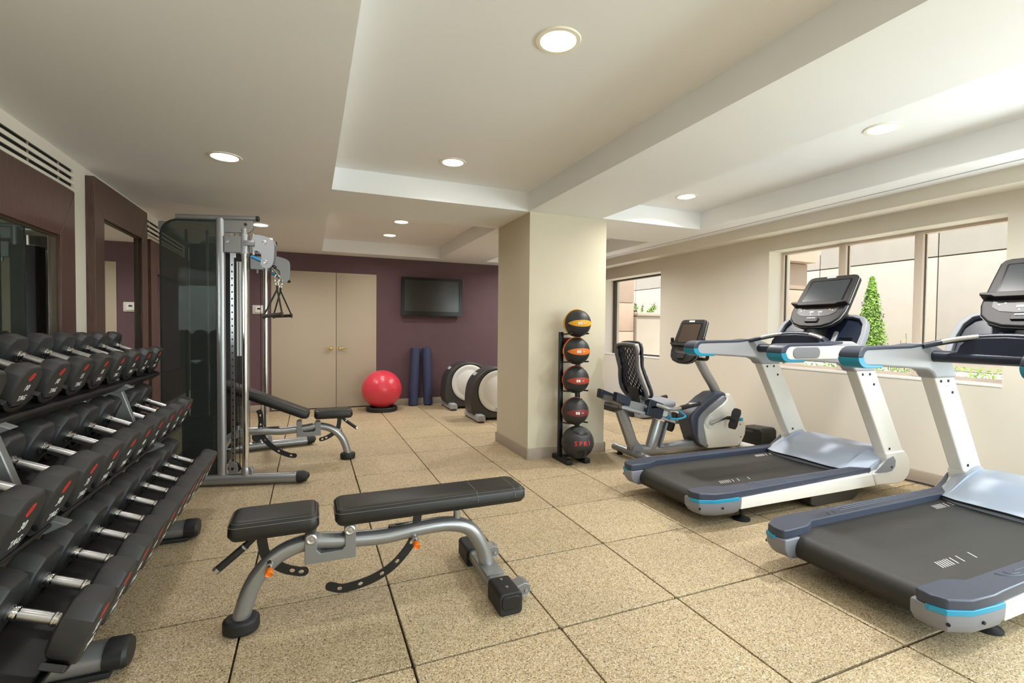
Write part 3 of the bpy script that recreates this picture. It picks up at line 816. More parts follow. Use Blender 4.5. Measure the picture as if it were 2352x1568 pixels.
def bench(loc, rotz, lab, incline):
    R = empty('weight_bench', loc, lab, 'bench', 'adjustable weight benches', (0, 0, rotz))
    HW = .107
    sp = pad('seat_pad', -.298, .035, HW, .402, .477, R)
    # backrest pivots at x=.10 z=.40
    bk = empty('backrest', (.10, 0, .395)); bk.parent = R
    pad('back_pad', -.005, .865, HW, .012, .085, bk, sx=(.615, .80))
    MB().bb((.03, -.06, .0), (.80, .06, .012)).build('back_board', 'blackm', bk)
    bk.rotation_euler = (0, -math.radians(incline), 0)
    spine = [(-.268, .02), (-.235, .14), (-.19, .225), (-.11, .295), (0, .325), (.12, .312), (.30, .30), (.46, .312), (.60, .312), (.70, .280), (.76, .20), (.79, .11), (.80, .07)]
    sp_ = MB().tube(catmull([(a, 0, c) for a, c in spine], 5), (.034, .036), 18, up=(0, 1, 0)).build('spine_tube', 'silver', R)
    # saddle bracket
    MB().prism([(-.022, .245), (.182, .245), (.182, .375), (.175, .388), (.142, .388), (.138, .375), (.138, .30), (.125, .285), (.04, .285), (.026, .30), (.026, .36), (.022, .372), (-.015, .372), (-.022, .36)], XZ, -.045, .045).build('hinge_bracket', 'silver_d', R, bevel=.003)
    for x, z in ((.004, .352), (.157, .368)):
        MB().lathe([(.020, -.003), (.022, .0), (.022, .008), (.016, .011), (.011, .008), (0, .009)], (x, -.045, z), (0, -1, 0), 20).build('pivot_bolt', 'steel', R)
    # ladder straps
    if incline < 5:
        arc_strap([(.46, .39), (.445, .30), (.42, .235), (.344, .157), (.248, .112), (.137, .096), (.078, .115)], .019, .006, (.30, .46, .60, .74, .88), R, y=.0)
    else:
        arc_strap([(.49, .50), (.475, .46), (.47, .38), (.475, .31), (.43, .22), (.34, .13), (.25, .08), (.20, .068)], .021, .006, (.17, .32, .56, .74, .92), R, y=.0)
    arc_strap([(-.185, .41), (-.182, .35), (-.165, .285), (-.11, .232), (-.05, .205), (-.025, .200)], .019, .006, (.74, .90), R, y=.0)
    # pull-pin knobs
    for x, z in ((-.152, .262), (.437, .275)):
        k = MB().lathe([(.012, 0), (.012, .016), (.016, .018), (.016, .022), (.010, .024), (.010, .036)], (x, -.028, z+.012), (0, -1, -.35), 16).build('pull_pin', 'steel', R)
        MB().lathe([(.008, .036), (.013, .04), (.0155, .062), (.013, .067), (.010, .063), (0, .062)], (x, -.028, z+.012), (0, -1, -.35), 18).build('knob', 'orange', k)
    # seat adjusting handle
    h = MB().tube([(-.20, -.03, .395), (-.245, -.03, .352)], .013, 12).build('seat_handle', 'blackm', R)
    MB().tube([(-.236, -.03, .360), (-.338, -.03, .278)], .0145, 14).build('grip', 'black', h)
    MB().tube([(-.240, -.03, .357), (-.246, -.03, .352)], .0155, 14).tube([(-.333, -.03, .282), (-.345, -.03, .272)], .0155, 14).build('grip_ring', 'steel', h)
    # front foot
    MB().prism([(.058*math.cos(a)*(1.25 if math.cos(a) < 0 else 1.1), .06*math.sin(a)) for a in [2*PI*k/28 for k in range(28)]], (V((-.255, 0, 0)), V((1, 0, 0)), V((0, 1, 0)), V((0, 0, 1))), 0, .058).build('rubber_foot', 'black', R, bevel=.016, seg=3)
    MB().prism([(-.295, .04), (-.25, .05), (-.205, .17), (-.222, .175), (-.262, .11)], XZ, -.012, .012).build('foot_gusset', 'silver_d', R, bevel=.003)
    # rear cross base with rubber ends and transport wheels
    MB().box((.80, 0, .058), (.085, .44, .055), None, .016, 3).build('cross_base', 'silver', R)
    MB().bb((.757, -.12, .085), (.845, .10, .092), .002).build('base_plate', 'silver_d', R)
    for s in (-1, 1):
        e = MB().prism(rrect(.108, .098, .02), (V((.80, 0, .049)), V((1, 0, 0)), V((0, 0, 1)), V((0, 1, 0))), s*.16, s*.312).build('end_boot', 'black', R, bevel=.006)
        MB().prism(rrect(.086, .058, .02), (V((.80, 0, .056)), V((1, 0, 0)), V((0, 0, 1)), V((0, 1, 0))), s*.310, s*.317).build('end_cap', 'blackm', e, bevel=.004)
        for yy in (.19, .26):
            MB().lathe([(.007, 0), (.007, .003), (0, .004)], (.80, s*yy, .098), (0, 0, 1), 10).build('screw', 'steel', e)
        wb_ = MB().prism([(.84, .07), (.90, .085), (.925, .075), (.93, .045), (.91, .03), (.84, .03)], XZ, s*.20-.035, s*.20+.035).build('wheel_bracket', 'silver_d', R, bevel=.004)
        MB().lathe([(.028, -.02), (.03, -.015), (.03, .015), (.028, .02)], (.905, s*.20, .042), (0, 1, 0), 20).build('wheel', 'grey_pl', wb_)
        MB().lathe([(.008, -.04), (.008, .04)], (.905, s*.20, .05), (0, 1, 0), 10).build('axle_bolt', 'steel', wb_)
    # bumper post and slider
    MB().cyl((.645, 0, .32), (.645, 0, .405), .016).build('bumper_post', 'silver', R)
    MB().cyl((.645, 0, .375), (.645, 0, .407), .019).build('bumper', 'black', R)
    MB().prism(rrect(.15, .03, .014, cx=.40, cy=0), XY, .335, .343, [rrect(.09, .012, .005, cx=.40)]).build('slot_plate', 'blackm', R)
    return R


bench((0, 2.205, 0), 0, 'flat black padded weight bench with silver frame standing in front on the tan tiles', 0)
bench((.068, 4.78, 0), PI, 'inclined black weight bench with raised back inside the cable machine', 24)

# ------------------------------------------------------------------ dumbbell rack and dumbbells
TILT = math.radians(23)
UX = V((math.cos(TILT), 0, -math.sin(TILT))); UZ = V((math.sin(TILT), 0, math.cos(TILT)))
#        handle centre x, z, first y, pitch, head half height, half width, half length, thickness
ROWS = [('top', -1.066, 1.072, 1.79, .2258, .076, .082, .150, .062, (5, 5, 10, 10, 15, 15, 20, 20, 25, 25)),
        ('middle', -.908, .722, 1.805, .2190, .092, .096, .160, .080, (30, 30, 35, 35, 40, 40, 45, 45, 50, 50)),
        ('bottom', -.752, .370, 1.845, .2035, .096, .097, .157, .088, (55, 55, 60, 60, 65, 65, 70, 70, 75, 75))]
RK = empty('dumbbell_rack', (-.95, 2.8, 0), 'black three-tier dumbbell rack with silver feet along the left wall', 'rack')
sad = None
for nm, hx, hz, y0, pit, hh, hw, hl, th, nums in ROWS:
    ya, yb = y0-.14-2.8, y0+9*pit+.13-2.8
    ya = min(ya, -.95)
    c = V((hx+.95, 0, hz))
    # tray: thin sloped shelf with two rails and a folded front lip
    tr = empty('shelf', c); tr.parent = RK; tr.rotation_euler = (0, TILT, 0)
    zt = -hh-.016
    lx = {'top': 0, 'middle': -.02, 'bottom': -.07}[nm]
    b_ = MB().bb((-.155, ya, zt-.012), (.165+lx, yb, zt-.002))
    b_.build('shelf_plate', 'rack', tr)
    MB().prism([(.150+lx, zt-.002), (.172+lx, zt-.002), (.176+lx, zt-.012), (.150+lx, zt-.058), (.140+lx, zt-.055), (.158+lx, zt-.014)], XZ, ya-.01, yb+.01).build('front_lip', 'rack', tr, bevel=.002)
    MB().bb((-.17, ya-.01, zt-.03), (-.15, yb+.01, zt+.012)).build('rear_lip', 'rack', tr)
    # saddles: curved cradles below each head
    K = 8; P = []
    for k in range(K+1):
        a = -1+2*k/K
        P.append((a*(hw+.016), zt-.002+.040*abs(a)**2.4))
    for k in range(K, -1, -1):
        a = -1+2*k/K
        P.append((a*(hw+.003), zt+.013+.040*abs(a)**2.4))
    proto = None
    for i in range(10):
        yy = y0+i*pit-2.8
        for s in (-1, 1):
            if proto is None:
                proto = MB().prism(P, YZ, -.031, .031).build('saddle', 'rack', tr, bevel=.002); o = proto
            else: o = inst(proto)
            o.location = (s*(hl-th*.5-.002), yy, 0)
    # dumbbells
    dproto = {}
    for i in range(10):
        if nm == 'top' and i == 0: continue
        n_ = nums[i]
        lab = {'top': 'top', 'middle': 'middle', 'bottom': 'bottom'}[nm]
        ordn = ['first', 'second', 'third', 'fourth', 'fifth', 'sixth', 'seventh', 'eighth', 'ninth', 'last'][i]
        L_ = 'black dumbbell marked %d on the %s rack tier, %s from the camera end' % (n_, lab, ordn)
        if nm == 'bottom': L_ = 'black dumbbell on the bottom rack tier, %s counting from the camera end' % ordn
        if n_ not in dproto:
            r = empty('dumbbell', (hx, y0+i*pit, hz), L_, 'dumbbell', 'dumbbells on the rack', (0, TILT, 0))
            cxy = [(hw*.52, hh), (-hw*.52, hh), (-hw*.90, hh*.62), (-hw, 0), (-hw*.84, -hh*.62), (-hw*.42, -hh), (hw*.42, -hh), (hw*.84, -hh*.62), (hw, 0), (hw*.90, hh*.62)]
            for s in (-1, 1):
                b_ = MB(); loops = []
                for t, sc in ((hl-th, .80), (hl-th+.006, .93), (hl-th*.68, 1.0), (hl-.012, 1.0), (hl-.004, .965), (hl, .90)):
                    loops.append([(s*t, p[0]*sc, p[1]*sc) for p in cxy])
                b_.rings(loops).build('head', 'urethane', r, bevel=.005, smooth=30)
                MB().lathe([(.021, 0), (.023, .004), (.023, .010), (.019, .013), (.019, .018), (.021, .020), (.021, .026), (.016, .030)], (s*(hl-th+.001), 0, 0), (-s, 0, 0), 18).build('collar', 'chrome', r)
            e = hl-th-.028
            MB().lathe([(.0165, -e), (.0172, -e*.6), (.0176, 0), (.0172, e*.6), (.0165, e)], (0, 0, 0), (1, 0, 0), 18).build('handle', 'steel', r)
            q = hh/.088
            em = MB().prism([(p[0]*q, p[1]*q) for p in [(.014*math.cos(a)+.010*math.sin(a), .0165*math.sin(a)) for a in [2*PI*k/20 for k in range(20)]]],
                            (V((hl, 0, hh*.50)), V((0, 1, 0)), V((0, 0, 1)), V((1, 0, 0))), -.001, .0012,
                            [[(p[0]*q, p[1]*q) for p in [(.0075*math.cos(a)+.006*math.sin(a), .0095*math.sin(a)) for a in [2*PI*k/16 for k in range(16)]]]])
            em.build('emblem', 'red', r)
            MB().prism([(-.004*q, -.003*q), (.013*q, -.003*q), (.0145*q, .001*q), (-.003*q, .001*q)], (V((hl, 0, hh*.50)), V((0, 1, 0)), V((0, 0, 1)), V((1, 0, 0))), -.001, .0013).build('emblem_bar', 'red', r)
            bs = ((0, 1, 0), (0, 0, 1), (1, 0, 0))
            text('number', str(n_), .036*q, 'white', r, mtx((hl+.0002, 0, -.004), *bs), .25)
            text('lettering', 'TAG', .031*q, 'white', r, mtx((hl+.0002, 0, -hh*.56), *bs), .3)
            dproto[n_] = r
        else:
            r = copy_tree(dproto[n_]); r.location = (hx, y0+i*pit, hz); r['label'] = L_
# frame
for yf in (2.125, 3.30):
    yl = yf-2.8
    MB().prism([(-.36, .05), (-.26, .05), (.07, .62), (-.06, 1.04), (-.16, 1.08), (-.22, .98), (-.10, .62), (-.20, .40)], XZ, yl-.02, yl+.02).build('upright', 'silver_d', RK, bevel=.006)
    for zc, xc in ((.94, -.12), (.60, .02), (.26, .14)):
        MB().prism([(xc-.16, zc+.02), (xc-.10, zc-.05), (xc+.10, zc-.075), (xc+.16, zc-.05), (xc+.10, zc-.02)], XZ, yl-.025, yl+.025).build('shelf_bracket', 'silver_d', RK, bevel=.004)
        MB().lathe([(.012, 0), (.012, .008), (.006, .012)], (xc-.06, yl-.025, zc-.02), (0, -1, 0), 10).build('bolt', 'chrome', RK)
    f = MB().tube([(-.36, yl, .058), (.285, yl, .058)], (.062, .046), 24, up=(0, 0, 1)).build('foot', 'silver_d', RK)
    MB().bb((-.36, yl-.055, 0), (.30, yl+.055, .022), .004).build('foot_base', 'black', f)
    MB().tube([(.28, yl, .058), (.335, yl, .056), (.348, yl, .056)], [(.066, .05), (.066, .05), (.056, .042)], 24, up=(0, 0, 1)).build('end_cap', 'black', f)

# ------------------------------------------------------------------ cable machine
CM = empty('cable_machine', (-.80, 4.84, 0), 'silver dual cable machine with smoked glass shrouds beside the left wall', 'exercise machine')
C0 = V((-.80, 4.84, 0))


def wing(P0, ang, side):
    """P0 foot of the post (world), ang direction of the foot; side = +1 when the outer face looks to -n"""
    d = V((math.cos(ang), math.sin(ang), 0)); n = V((-d.y, d.x, 0))*side      # n points into the machine
    O = V((P0[0], P0[1], 0))-C0
    W = lambda s, z, q=0: O+d*s+n*q+V((0, 0, z))
    B = (O, d, V((0, 0, 1)), n)
    MB().tube([W(-.42, .048), W(.56, .048)], (.046, .042), 20, up=(0, 0, 1)).build('foot', 'silver', CM)
    MB().tube([W(.555, .05), W(.60, .052), W(.632, .046), W(.640, .04)], [(.048, .046), (.048, .045), (.036, .034), (.012, .012)], 18, up=(0, 0, 1)).build('foot_tip', 'black', CM)
    p = MB().tube([W(0, .06), W(0, 2.06)], (.026, .033), 18, up=d).build('post', 'silver', CM)
    # top tube and bracket
    MB().tube([W(-.31, 2.062), W(.262, 2.068)], (.022, .020), 16, up=(0, 0, 1)).build('top_tube', 'silver_d', CM)
    MB().tube([W(.258, 2.068), W(.275, 2.068)], (.023, .021), 16, up=(0, 0, 1)).build('tube_cap', 'blackm', CM)
    bk = MB().prism([(.03, 1.955), (.20, 1.955), (.225, 1.97), (.235, 1.99), (.235, 2.05), (.03, 2.05)], B, -.012, .012).build('top_bracket', 'silver_d', CM, bevel=.004)
    for s, z in ((.185, 2.02), (.165, 1.975)):
        MB().lathe([(.011, 0), (.011, .006), (.005, .008)], W(s, z, -.012), -n, 12).build('bolt', 'blackm', bk)
    # perforated adjustment rail
    hs = []
    for k in range(30):
        z = .20+k*.052
        hs.append([(.085+.0055*math.cos(a), z+.008*math.sin(a)) for a in [2*PI*j/8 for j in range(8)]])
    if side > 0: MB().prism([(.072, .17), (.098, .17), (.098, 1.95), (.072, 1.95)], B, -.014, -.006, hs).build('perforated_rail', 'steel', CM)
    if side > 0: MB().bb((-.012, -.006, .17), (.012, .006, 1.95)).build('rail_back', 'dark', CM).matrix_local = mtx(W(.085, 0, .004), d, n, (0, 0, 1))
    # chrome guide tube with base collar
    MB().cyl(W(.172, .10), W(.172, 1.99), .0235, n=24).build('guide_tube', 'chrome', CM)
    c_ = MB().lathe([(.032, 0), (.034, .03), (.034, .07), (.031, .078), (.024, .078)], W(.172, .06), n=24).build('tube_collar', 'silver', CM)
    MB().prism([(.19, .10), (.225, .07), (.228, .12), (.215, .142), (.19, .142)], B, -.02, .02).build('clamp', 'silver', c_, bevel=.004)
    # pulley at the foot
    pl = MB().prism([(.055, .09), (.125, .09), (.125, .135), (.115, .175), (.09, .188), (.055, .188)], B, -.022, -.016).build('pulley_guard', 'silver_d', CM, bevel=.002)
    MB().lathe([(.010, 0), (.010, .006)], W(.085, .135, -.022), -n, 10).build('bolt', 'blackm', pl)
    MB().lathe([(.045, -.012), (.040, -.004), (.040, .004), (.045, .012)], W(.09, .135, 0), n, 20).build('pulley', 'blackm', CM)
    MB().cyl(W(.13, .14), W(.128, 1.80), .0028, n=6).build('cable', 'blackm', CM)
    # carriage
    cg = MB().prism([(.035, 1.80), (.155, 1.80), (.155, 1.928), (.035, 1.928)], B, -.03, .03).build('carriage', 'silver_d', CM, bevel=.004)
    for s, z in ((.06, 1.885),):
        MB().lathe([(.012, 0), (.012, .004), (.006, .005)], W(s, z, -.03), -n, 12).build('bolt', 'steel', cg)
    MB().cyl(W(.10, 1.765), W(.10, 1.80), .009, n=10).build('pop_pin', 'steel', cg)
    MB().lathe([(.035, 0), (.035, .15)], W(.172, 1.795), n=24).build('sleeve', 'silver', CM)
    MB().bb((-.03, -.02, -.02), (.05, .02, .02), .004).build('swivel_block', 'silver_d', CM).matrix_local = mtx(W(.205, 1.875, -.022), d, n, (0, 0, 1))
    MB().cyl(W(.235, 1.79), W(.235, 1.95), .010, n=12).build('swivel_pin', 'steel', CM)
    # kidney shaped pulley plates
    K_ = [(.24, 1.935), (.33, 1.93), (.385, 1.90), (.395, 1.84), (.39, 1.75), (.375, 1.705), (.345, 1.685), (.31, 1.695), (.295, 1.725), (.302, 1.765), (.295, 1.80), (.265, 1.82), (.24, 1.82)]
    K_ = [(p.x, p.y) for p in catmull([(a, b2, 0) for a, b2 in K_], 3, True)]
    for q in (-.028, .022):
        a = MB().prism(K_, B, q, q+.006).build('arm_plate', 'grey_pl', CM)
        if q < 0:
            for s, z in ((.325, 1.885), (.332, 1.735)):
                MB().lathe([(.015, 0), (.015, .003), (.008, .005), (0, .004)], W(s, z, q), -n, 14).build('bolt', 'steel', a)
    for s, z in ((.325, 1.885), (.332, 1.735)):
        MB().lathe([(.042, -.018), (.034, -.005), (.034, .005), (.042, .018)], W(s, z, 0), n, 20).build('pulley', 'blackm', CM)
    MB().tube([W(.225, 1.775, -.01), W(.30, 1.745, -.01)], [.012, .016], 12).build('release_lever', 'blue', CM)
    MB().lathe([(0, -.012), (.014, -.01), (.016, 0), (.010, .016), (0, .018)], W(.385, 1.70, 0), d, 12).build('cable_stop', 'black', CM)
    # smoked glass shroud
    G = [(-.012, .06), (-.012, 2.045), (-.32, 2.045)]
    for k in range(1, 9):
        a = PI/2+PI/2*k/8
        G.append((-.30+.125*math.cos(a), 1.92+.125*math.sin(a)))
    G += [(-.425, .06)]
    MB().prism(G, B, -.006, .0).build('glass_shroud', 'smoke', CM)
    gi = [(p[0]*.965-.006, 1.05+(p[1]-1.05)*.988) for p in G]
    MB().prism(G, B, .001, .007, [gi]).build('shroud_frame', 'silver_d', CM)
    MB().bb((-.27, .10, .10), (-.09, .22, 1.88), .01).build('weight_cover', 'charcoal', CM).matrix_local = mtx(O, d, n, (0, 0, 1))
    for s in (-.27, -.12):
        MB().cyl(W(s, .1, .06), W(s, 1.98, .06), .011, n=10).build('guide_rod', 'chrome', CM)
    for k in range(16):
        o = MB().bb((-.30, .035, .12+k*.026), (-.08, .09, .143+k*.026), .002).build('weight_plate', 'blackm', CM)
        o.matrix_local = mtx(O, d, n, (0, 0, 1))
    return W


W1_ = wing((-.632, 4.295), math.radians(-14), 1)
W2_ = wing((-.580, 5.385), math.radians(10), -1)
o = MB().bb((-.30, .045, .95), (.005, .055, 1.86), .003).build('pale_panel', 'paleblue', CM)  # pale upright panel on the far wing
MB().bb((-1.06+.80, 4.42-4.84, .06), (-1.0+.80, 5.30-4.84, .12), .006).build('rear_base_tube', 'silver_d', CM)
MB().bb((-1.06+.80, 4.42-4.84, 1.96), (-1.0+.80, 5.30-4.84, 2.03), .006).build('rear_top_tube', 'silver_d', CM)
_d2 = V((math.cos(math.radians(10)), math.sin(math.radians(10)), 0)); _n2 = V((_d2.y, -_d2.x, 0))
o.matrix_local = mtx(V((-.58, 5.385, 0))-C0, _d2, _n2, (0, 0, 1))


def cable_handle(top, grip_a, grip_b, lab):
    T = V(top); A = V(grip_a)-T; B_ = V(grip_b)-T
    r = empty('stirrup_grip', top, lab, 'exercise grip', 'stirrup handles on the cable machine')
    d = (B_-A).normalized(); L = (B_-A).length
    MB().lathe([(.020, 0), (.022, .006), (.015, .02), (.0155, L*.5), (.015, L-.02), (.022, L-.006), (.020, L)], A, d, 18).build('grip', 'handle_brown', r)
    J = V((0, 0, -.13))
    for p in (A+d*.004, B_-d*.004):
        dd = (p-J)
        MB().tube([J, J+dd*.5+V((0, .004, 0)), p], (.0065, .0018), 4, up=(0, 1, .05), sq=True).build('strap', 'strap', r)
    MB().tube([(.018*math.cos(a), .004*math.sin(a), -.045+.030*math.sin(a)) for a in [2*PI*k/16 for k in range(16)]], .0035, 8, closed=True).build('carabiner', 'chrome', r)
    MB().tube([(.010*math.cos(a), 0, -.088+.014*math.sin(a)) for a in [2*PI*k/14 for k in range(14)]], .003, 8, closed=True).build('ring', 'chrome', r)
    MB().tube([(0, 0, -.10), J], (.008, .003), 4, sq=True, up=(0, 1, 0)).build('tab', 'strap', r)
    MB().tube([(-.035, 0, .035), (0, 0, -.012)], .007, 8).build('swivel', 'chrome', r)
    return r


cable_handle((-.235, 4.16, 1.655), (-.335, 4.16, 1.315), (-.195, 4.13, 1.335), 'black stirrup handle hanging from the nearer pulley of the cable machine')
cable_handle((-.262, 5.14, 1.71), (-.330, 5.16, 1.335), (-.160, 5.12, 1.345), 'black stirrup handle hanging from the farther pulley of the cable machine')

# ------------------------------------------------------------------ treadmills
def treadmill(y0, lab):
    R = empty('treadmill', (3.2, y0, 0), lab, 'treadmill', 'treadmills facing the window')
    X = -3.2
    BX = (V((X, 0, 0)), V((1, 0, 0)), V((0, 0, 1)), V((0, 1, 0)))
    MB().bb((2.35+X, -.33, .075), (4.1+X, .33, .15), .01).build('deck_frame', 'charcoal', R)
    # belt
    P = [(3.95, .2)]
    for k in range(11):
        a = PI/2+PI*k/10
        P.append((2.325+.062*math.cos(a), .138+.062*math.sin(a)))
    P += [(3.95, .076)]
    bl_ = MB().prism(P, BX, -.315, .325).build('belt', 'belt', R, smooth=50)
    b_ = MB()
    for q, (xa, xb, yy) in enumerate(((2.595, 2.89, -.172), (3.43, 3.73, .255))):
        for t in (0, .057, .115, .172, .23, .29, .39, .56, .9):
            x = xa+(xb-xa)*t+X
            b_.box((x, yy, .2004), (.0045, .052, .0012), Matrix.Rotation(-.5, 3, 'Z'))
    tag(b_.build('belt_markings', 'white', bl_), kind='stuff')
    for s in (-1, 1):
        # dark foot rail with a wide rounded rear end
        top = [(2.19, .30), (2.20, .285), (2.225, .28), (2.37, .285), (2.42, .305), (2.455, .325), (3.80, .325), (3.83, .405), (2.50, .432), (2.42, .436), (2.29, .425), (2.205, .385), (2.186, .34)]
        rl = MB().prism([(x+X, y*s) for x, y in top], XY, .192, .238).build('foot_rail', 'slate', R, bevel=.008, seg=3)
        b_ = MB()
        for k, (xx, yy) in enumerate(((2.70, .347), (2.74, .364), (2.78, .381))):
            b_.tube([(xx+X+.05, s*(.400-.004*k), .2385)]+[(3.74+X, s*(.400-.004*k), .2385)] if k == 0 else [(xx+X, s*yy, .2385), (3.74+X, s*yy, .2385)], .0018, 5)
        b_.tube(catmull([(2.63+X, s*.345, .2385), (2.645+X, s*.372, .2385), (2.70+X, s*.392, .2385), (2.80+X, s*.400, .2385)], 4), .0018, 5)
        b_.tube(catmull([(2.68+X, s*.352, .2385), (2.69+X, s*.372, .2385), (2.74+X, s*.383, .2385)], 4), .0018, 5)
        b_.build('rail_ridges', 'slate', rl)
        # rear end cap: light grey shell with teal inlay
        sec = [(2.19, .27), (2.182, .34), (2.20, .388), (2.29, .428), (2.42, .440), (2.49, .441), (2.49, .27)]
        loops = []
        for z, k in ((.085, .72), (.105, .90), (.14, .99), (.182, 1.0), (.193, .99)):
            loops.append([(2.45+(x-2.45)*k+X, s*(.30+(y-.30)*k), z) for x, y in sec])
        cp = MB().rings(loops).build('rear_cap', 'cap_pl', R, bevel=.006, smooth=50)
        loops = [[(2.45+(x-2.45)*k+X, s*(.30+(y-.30)*k), z) for x, y in [(2.186, .325), (2.182, .34), (2.20, .388), (2.29, .428), (2.42, .440), (2.478, .441), (2.478, .325)]] for z, k in ((.178, 1.012), (.199, 1.012))]
        MB().rings(loops).build('accent_inlay', 'teal', cp, bevel=.003)
        for px_, py_, pz in ((2.205, .39, .145), (2.345, .434, .145)):
            nn = V((-.75, .66*s, 0)) if px_ < 2.25 else V((-.15, .98*s, 0))
            MB().lathe([(.007, 0), (.007, .004)], (px_+X, s*py_, pz), nn, 10).build('screw', 'dark', cp)
        # white side skirt and front stand
        MB().prism([(2.492, .118), (2.50, .19), (3.79, .205), (3.835, .112)], BX, s*.395, s*.438).build('side_skirt', 'white_pl', R, bevel=.006)
        st = [(3.80, .205), (3.84, .112), (4.10, .098), (4.17, .108), (4.225, .15), (4.245, .20), (4.235, .26), (4.20, .31), (4.165, .345), (3.94, .345), (3.955, .27), (3.91, .215)]
        sb = MB().prism(st, BX, s*.345, s*.442).build('stand_base', 'white_pl', R, bevel=.012, seg=3)
        MB().prism([(3.80, .212), (3.86, .205), (3.95, .20), (4.01, .205), (4.045, .235), (4.05, .28), (4.02, .315), (3.95, .30), (3.88, .255)], BX, s*.442, s*.446).build('base_inset', 'mid_pl', sb, bevel=.0015)
        MB().lathe([(.007, 0), (.007, .004)], (4.0+X, s*.446, .235), (0, s, 0), 10).build('screw', 'dark', sb)
        up = MB().prism([(3.945, .33), (4.17, .33), (3.800, .965), (3.585, .965)], BX, s*.352, s*.432).build('upright', 'white_pl', R, bevel=.010, seg=3)
        for bx, bz in ((3.655, .935), (3.735, .935), (3.785, .86), (3.99, .37)):
            MB().lathe([(.009, 0), (.009, .004), (.004, .006)], (bx+X, s*.352, bz), (0, -s, 0), 10).build('bolt', 'charcoal', up)
            MB().lathe([(.009, 0), (.009, .004), (.004, .006)], (bx+X, s*.432, bz), (0, s, 0), 10).build('bolt', 'charcoal', up)
        # arm rest
        A = [(2.90, 1.150), (3.30, 1.155), (3.42, 1.17), (3.54, 1.172), (3.66, 1.13), (3.75, 1.05), (3.805, .955), (3.575, .955), (3.54, .99), (3.49, 1.010), (3.40, 1.018), (3.03, 1.040), (2.90, 1.043)]
        for k in range(1, 8):
            a = -PI/2-PI*k/8
            A.append((2.895+.075*math.cos(a), 1.0965+.0535*math.sin(a)))
        am = MB().prism(A, BX, s*.335, s*.438).build('arm', 'grey_pl', R, bevel=.016, seg=3)
        # dark upper and teal lower wraps around the arm tip
        T1 = [(3.42, 1.158), (3.42, 1.172), (3.30, 1.160), (2.90, 1.157)]
        T1 += [(2.893+.083*math.cos(a), 1.0965+.061*math.sin(a)) for a in [PI/2+PI/2*k/5 for k in range(1, 6)]]
        T1 += [(2.86, 1.0965)]+[(2.905+.045*math.cos(a), 1.0965+.040*math.sin(a)) for a in [PI-PI/2*k/4 for k in range(1, 5)]]+[(3.30, 1.145)]
        MB().prism(T1, BX, s*.329, s*.444).build('arm_wrap', 'slate', am, bevel=.006)
        T2 = [(2.862, 1.096)]+[(2.905+.045*math.cos(a), 1.0965+.040*math.sin(a)) for a in [PI+PI/2*k/4 for k in range(1, 5)]]+[(3.03, 1.050), (3.03, 1.033), (2.92, 1.034)]
        T2 += [(2.893+.083*math.cos(a), 1.0965+.063*math.sin(a)) for a in [1.45*PI-.45*PI*k/5 for k in range(0, 6)]]
        MB().prism(T2, BX, s*.328, s*.445).build('arm_accent', 'teal', am, bevel=.004)
        MB().prism(rrect(.26, .075, .036, 6, 3.05, 1.098), BX, s*.436, s*.447).build('arm_pad', 'mid_pl', am, bevel=.004)
        MB().prism([(x, z) for x, z in rrect(.62, .088, .042, 6, 3.16, 1.097)], BX, s*.437, s*.4425).build('arm_panel', 'white_pl', am, bevel=.002)
        # feet
        MB().lathe([(.055, 0), (.055, .008), (.02, .022), (.012, .03), (.012, .09)], (2.62+X, s*.33, 0), n=20).build('levelling_foot', 'black', R)
        MB().prism([(3.25, .02), (3.30, .0), (3.70, .0), (3.76, .03), (3.76, .10), (3.25, .11)], BX, s*.27, s*.36).build('lift_leg', 'housing', R, bevel=.008)
    MB().bb((2.50+X, -.30, .045), (2.62+X, .30, .085), .008).build('rear_crossmember', 'charcoal', R)
    # motor cover
    loops = []
    for t in [-1, -.93, -.82, -.6, -.3, 0, .3, .6, .82, .93, 1]:
        y = t*.40; e = abs(t)
        xr = 3.60+.03*t*t+(.13*max(0, (e-.75)/.25)**1.2); zr = .222+.012*(1-e)
        zt = .355-.028*max(0, (e-.6)/.4)
        L_ = []
        for u in range(9):
            q = u/8
            L_.append((xr+(4.10-xr)*q+X, y, zr+(zt-zr)*math.sin(q*PI/2)**1.15))
        L_ += [(4.17+X, y, zt-.015), (4.21+X, y, zt-.06), (4.22+X, y, .12), (xr+.02+X, y, .12)]
        loops.append(L_)
    mc = MB().rings(loops).build('motor_cover', 'cover', R, smooth=40)
    for s in (-1, 1):
        wl_ = []
        for t in (.76, .80, .90, .985):
            y = s*t*.40/1.0
            L_ = []
            for u in range(9):
                q_ = u/8
                L_.append((3.66+.10*(t-.76)/.225+(4.08-3.66)*q_*.98+X, y, .232+.125*math.sin(q_*PI/2)**1.1-.02*(t-.76)/.225*(1-q_)))
            L_ += [(4.13+X, y, .30), (4.13+X, y, .20), (3.70+X, y, .20)]
            wl_.append(L_)
        MB().rings(wl_).build('cover_wing', 'cover', mc, bevel=.004, smooth=40)
    b_ = MB().tube([(loops[i][0][0]-.004, loops[i][0][1], loops[i][0][2]-.005) for i in range(len(loops))], .006, 6).build('cover_seam', 'dark', mc)
    # handlebar, lower bar and centre web
    hb = [(3.42, .335, 1.158), (3.47, .28, 1.178), (3.51, .20, 1.200), (3.545, .10, 1.217), (3.555, 0, 1.222)]
    hb = hb+[(x, -y, z) for x, y, z in hb[-2::-1]]
    HB = catmull([(x+X, y, z) for x, y, z in hb], 5)
    h = MB().tube(HB, (.021, .017), 14).build('handlebar', 'navy', R)
    n = len(HB)
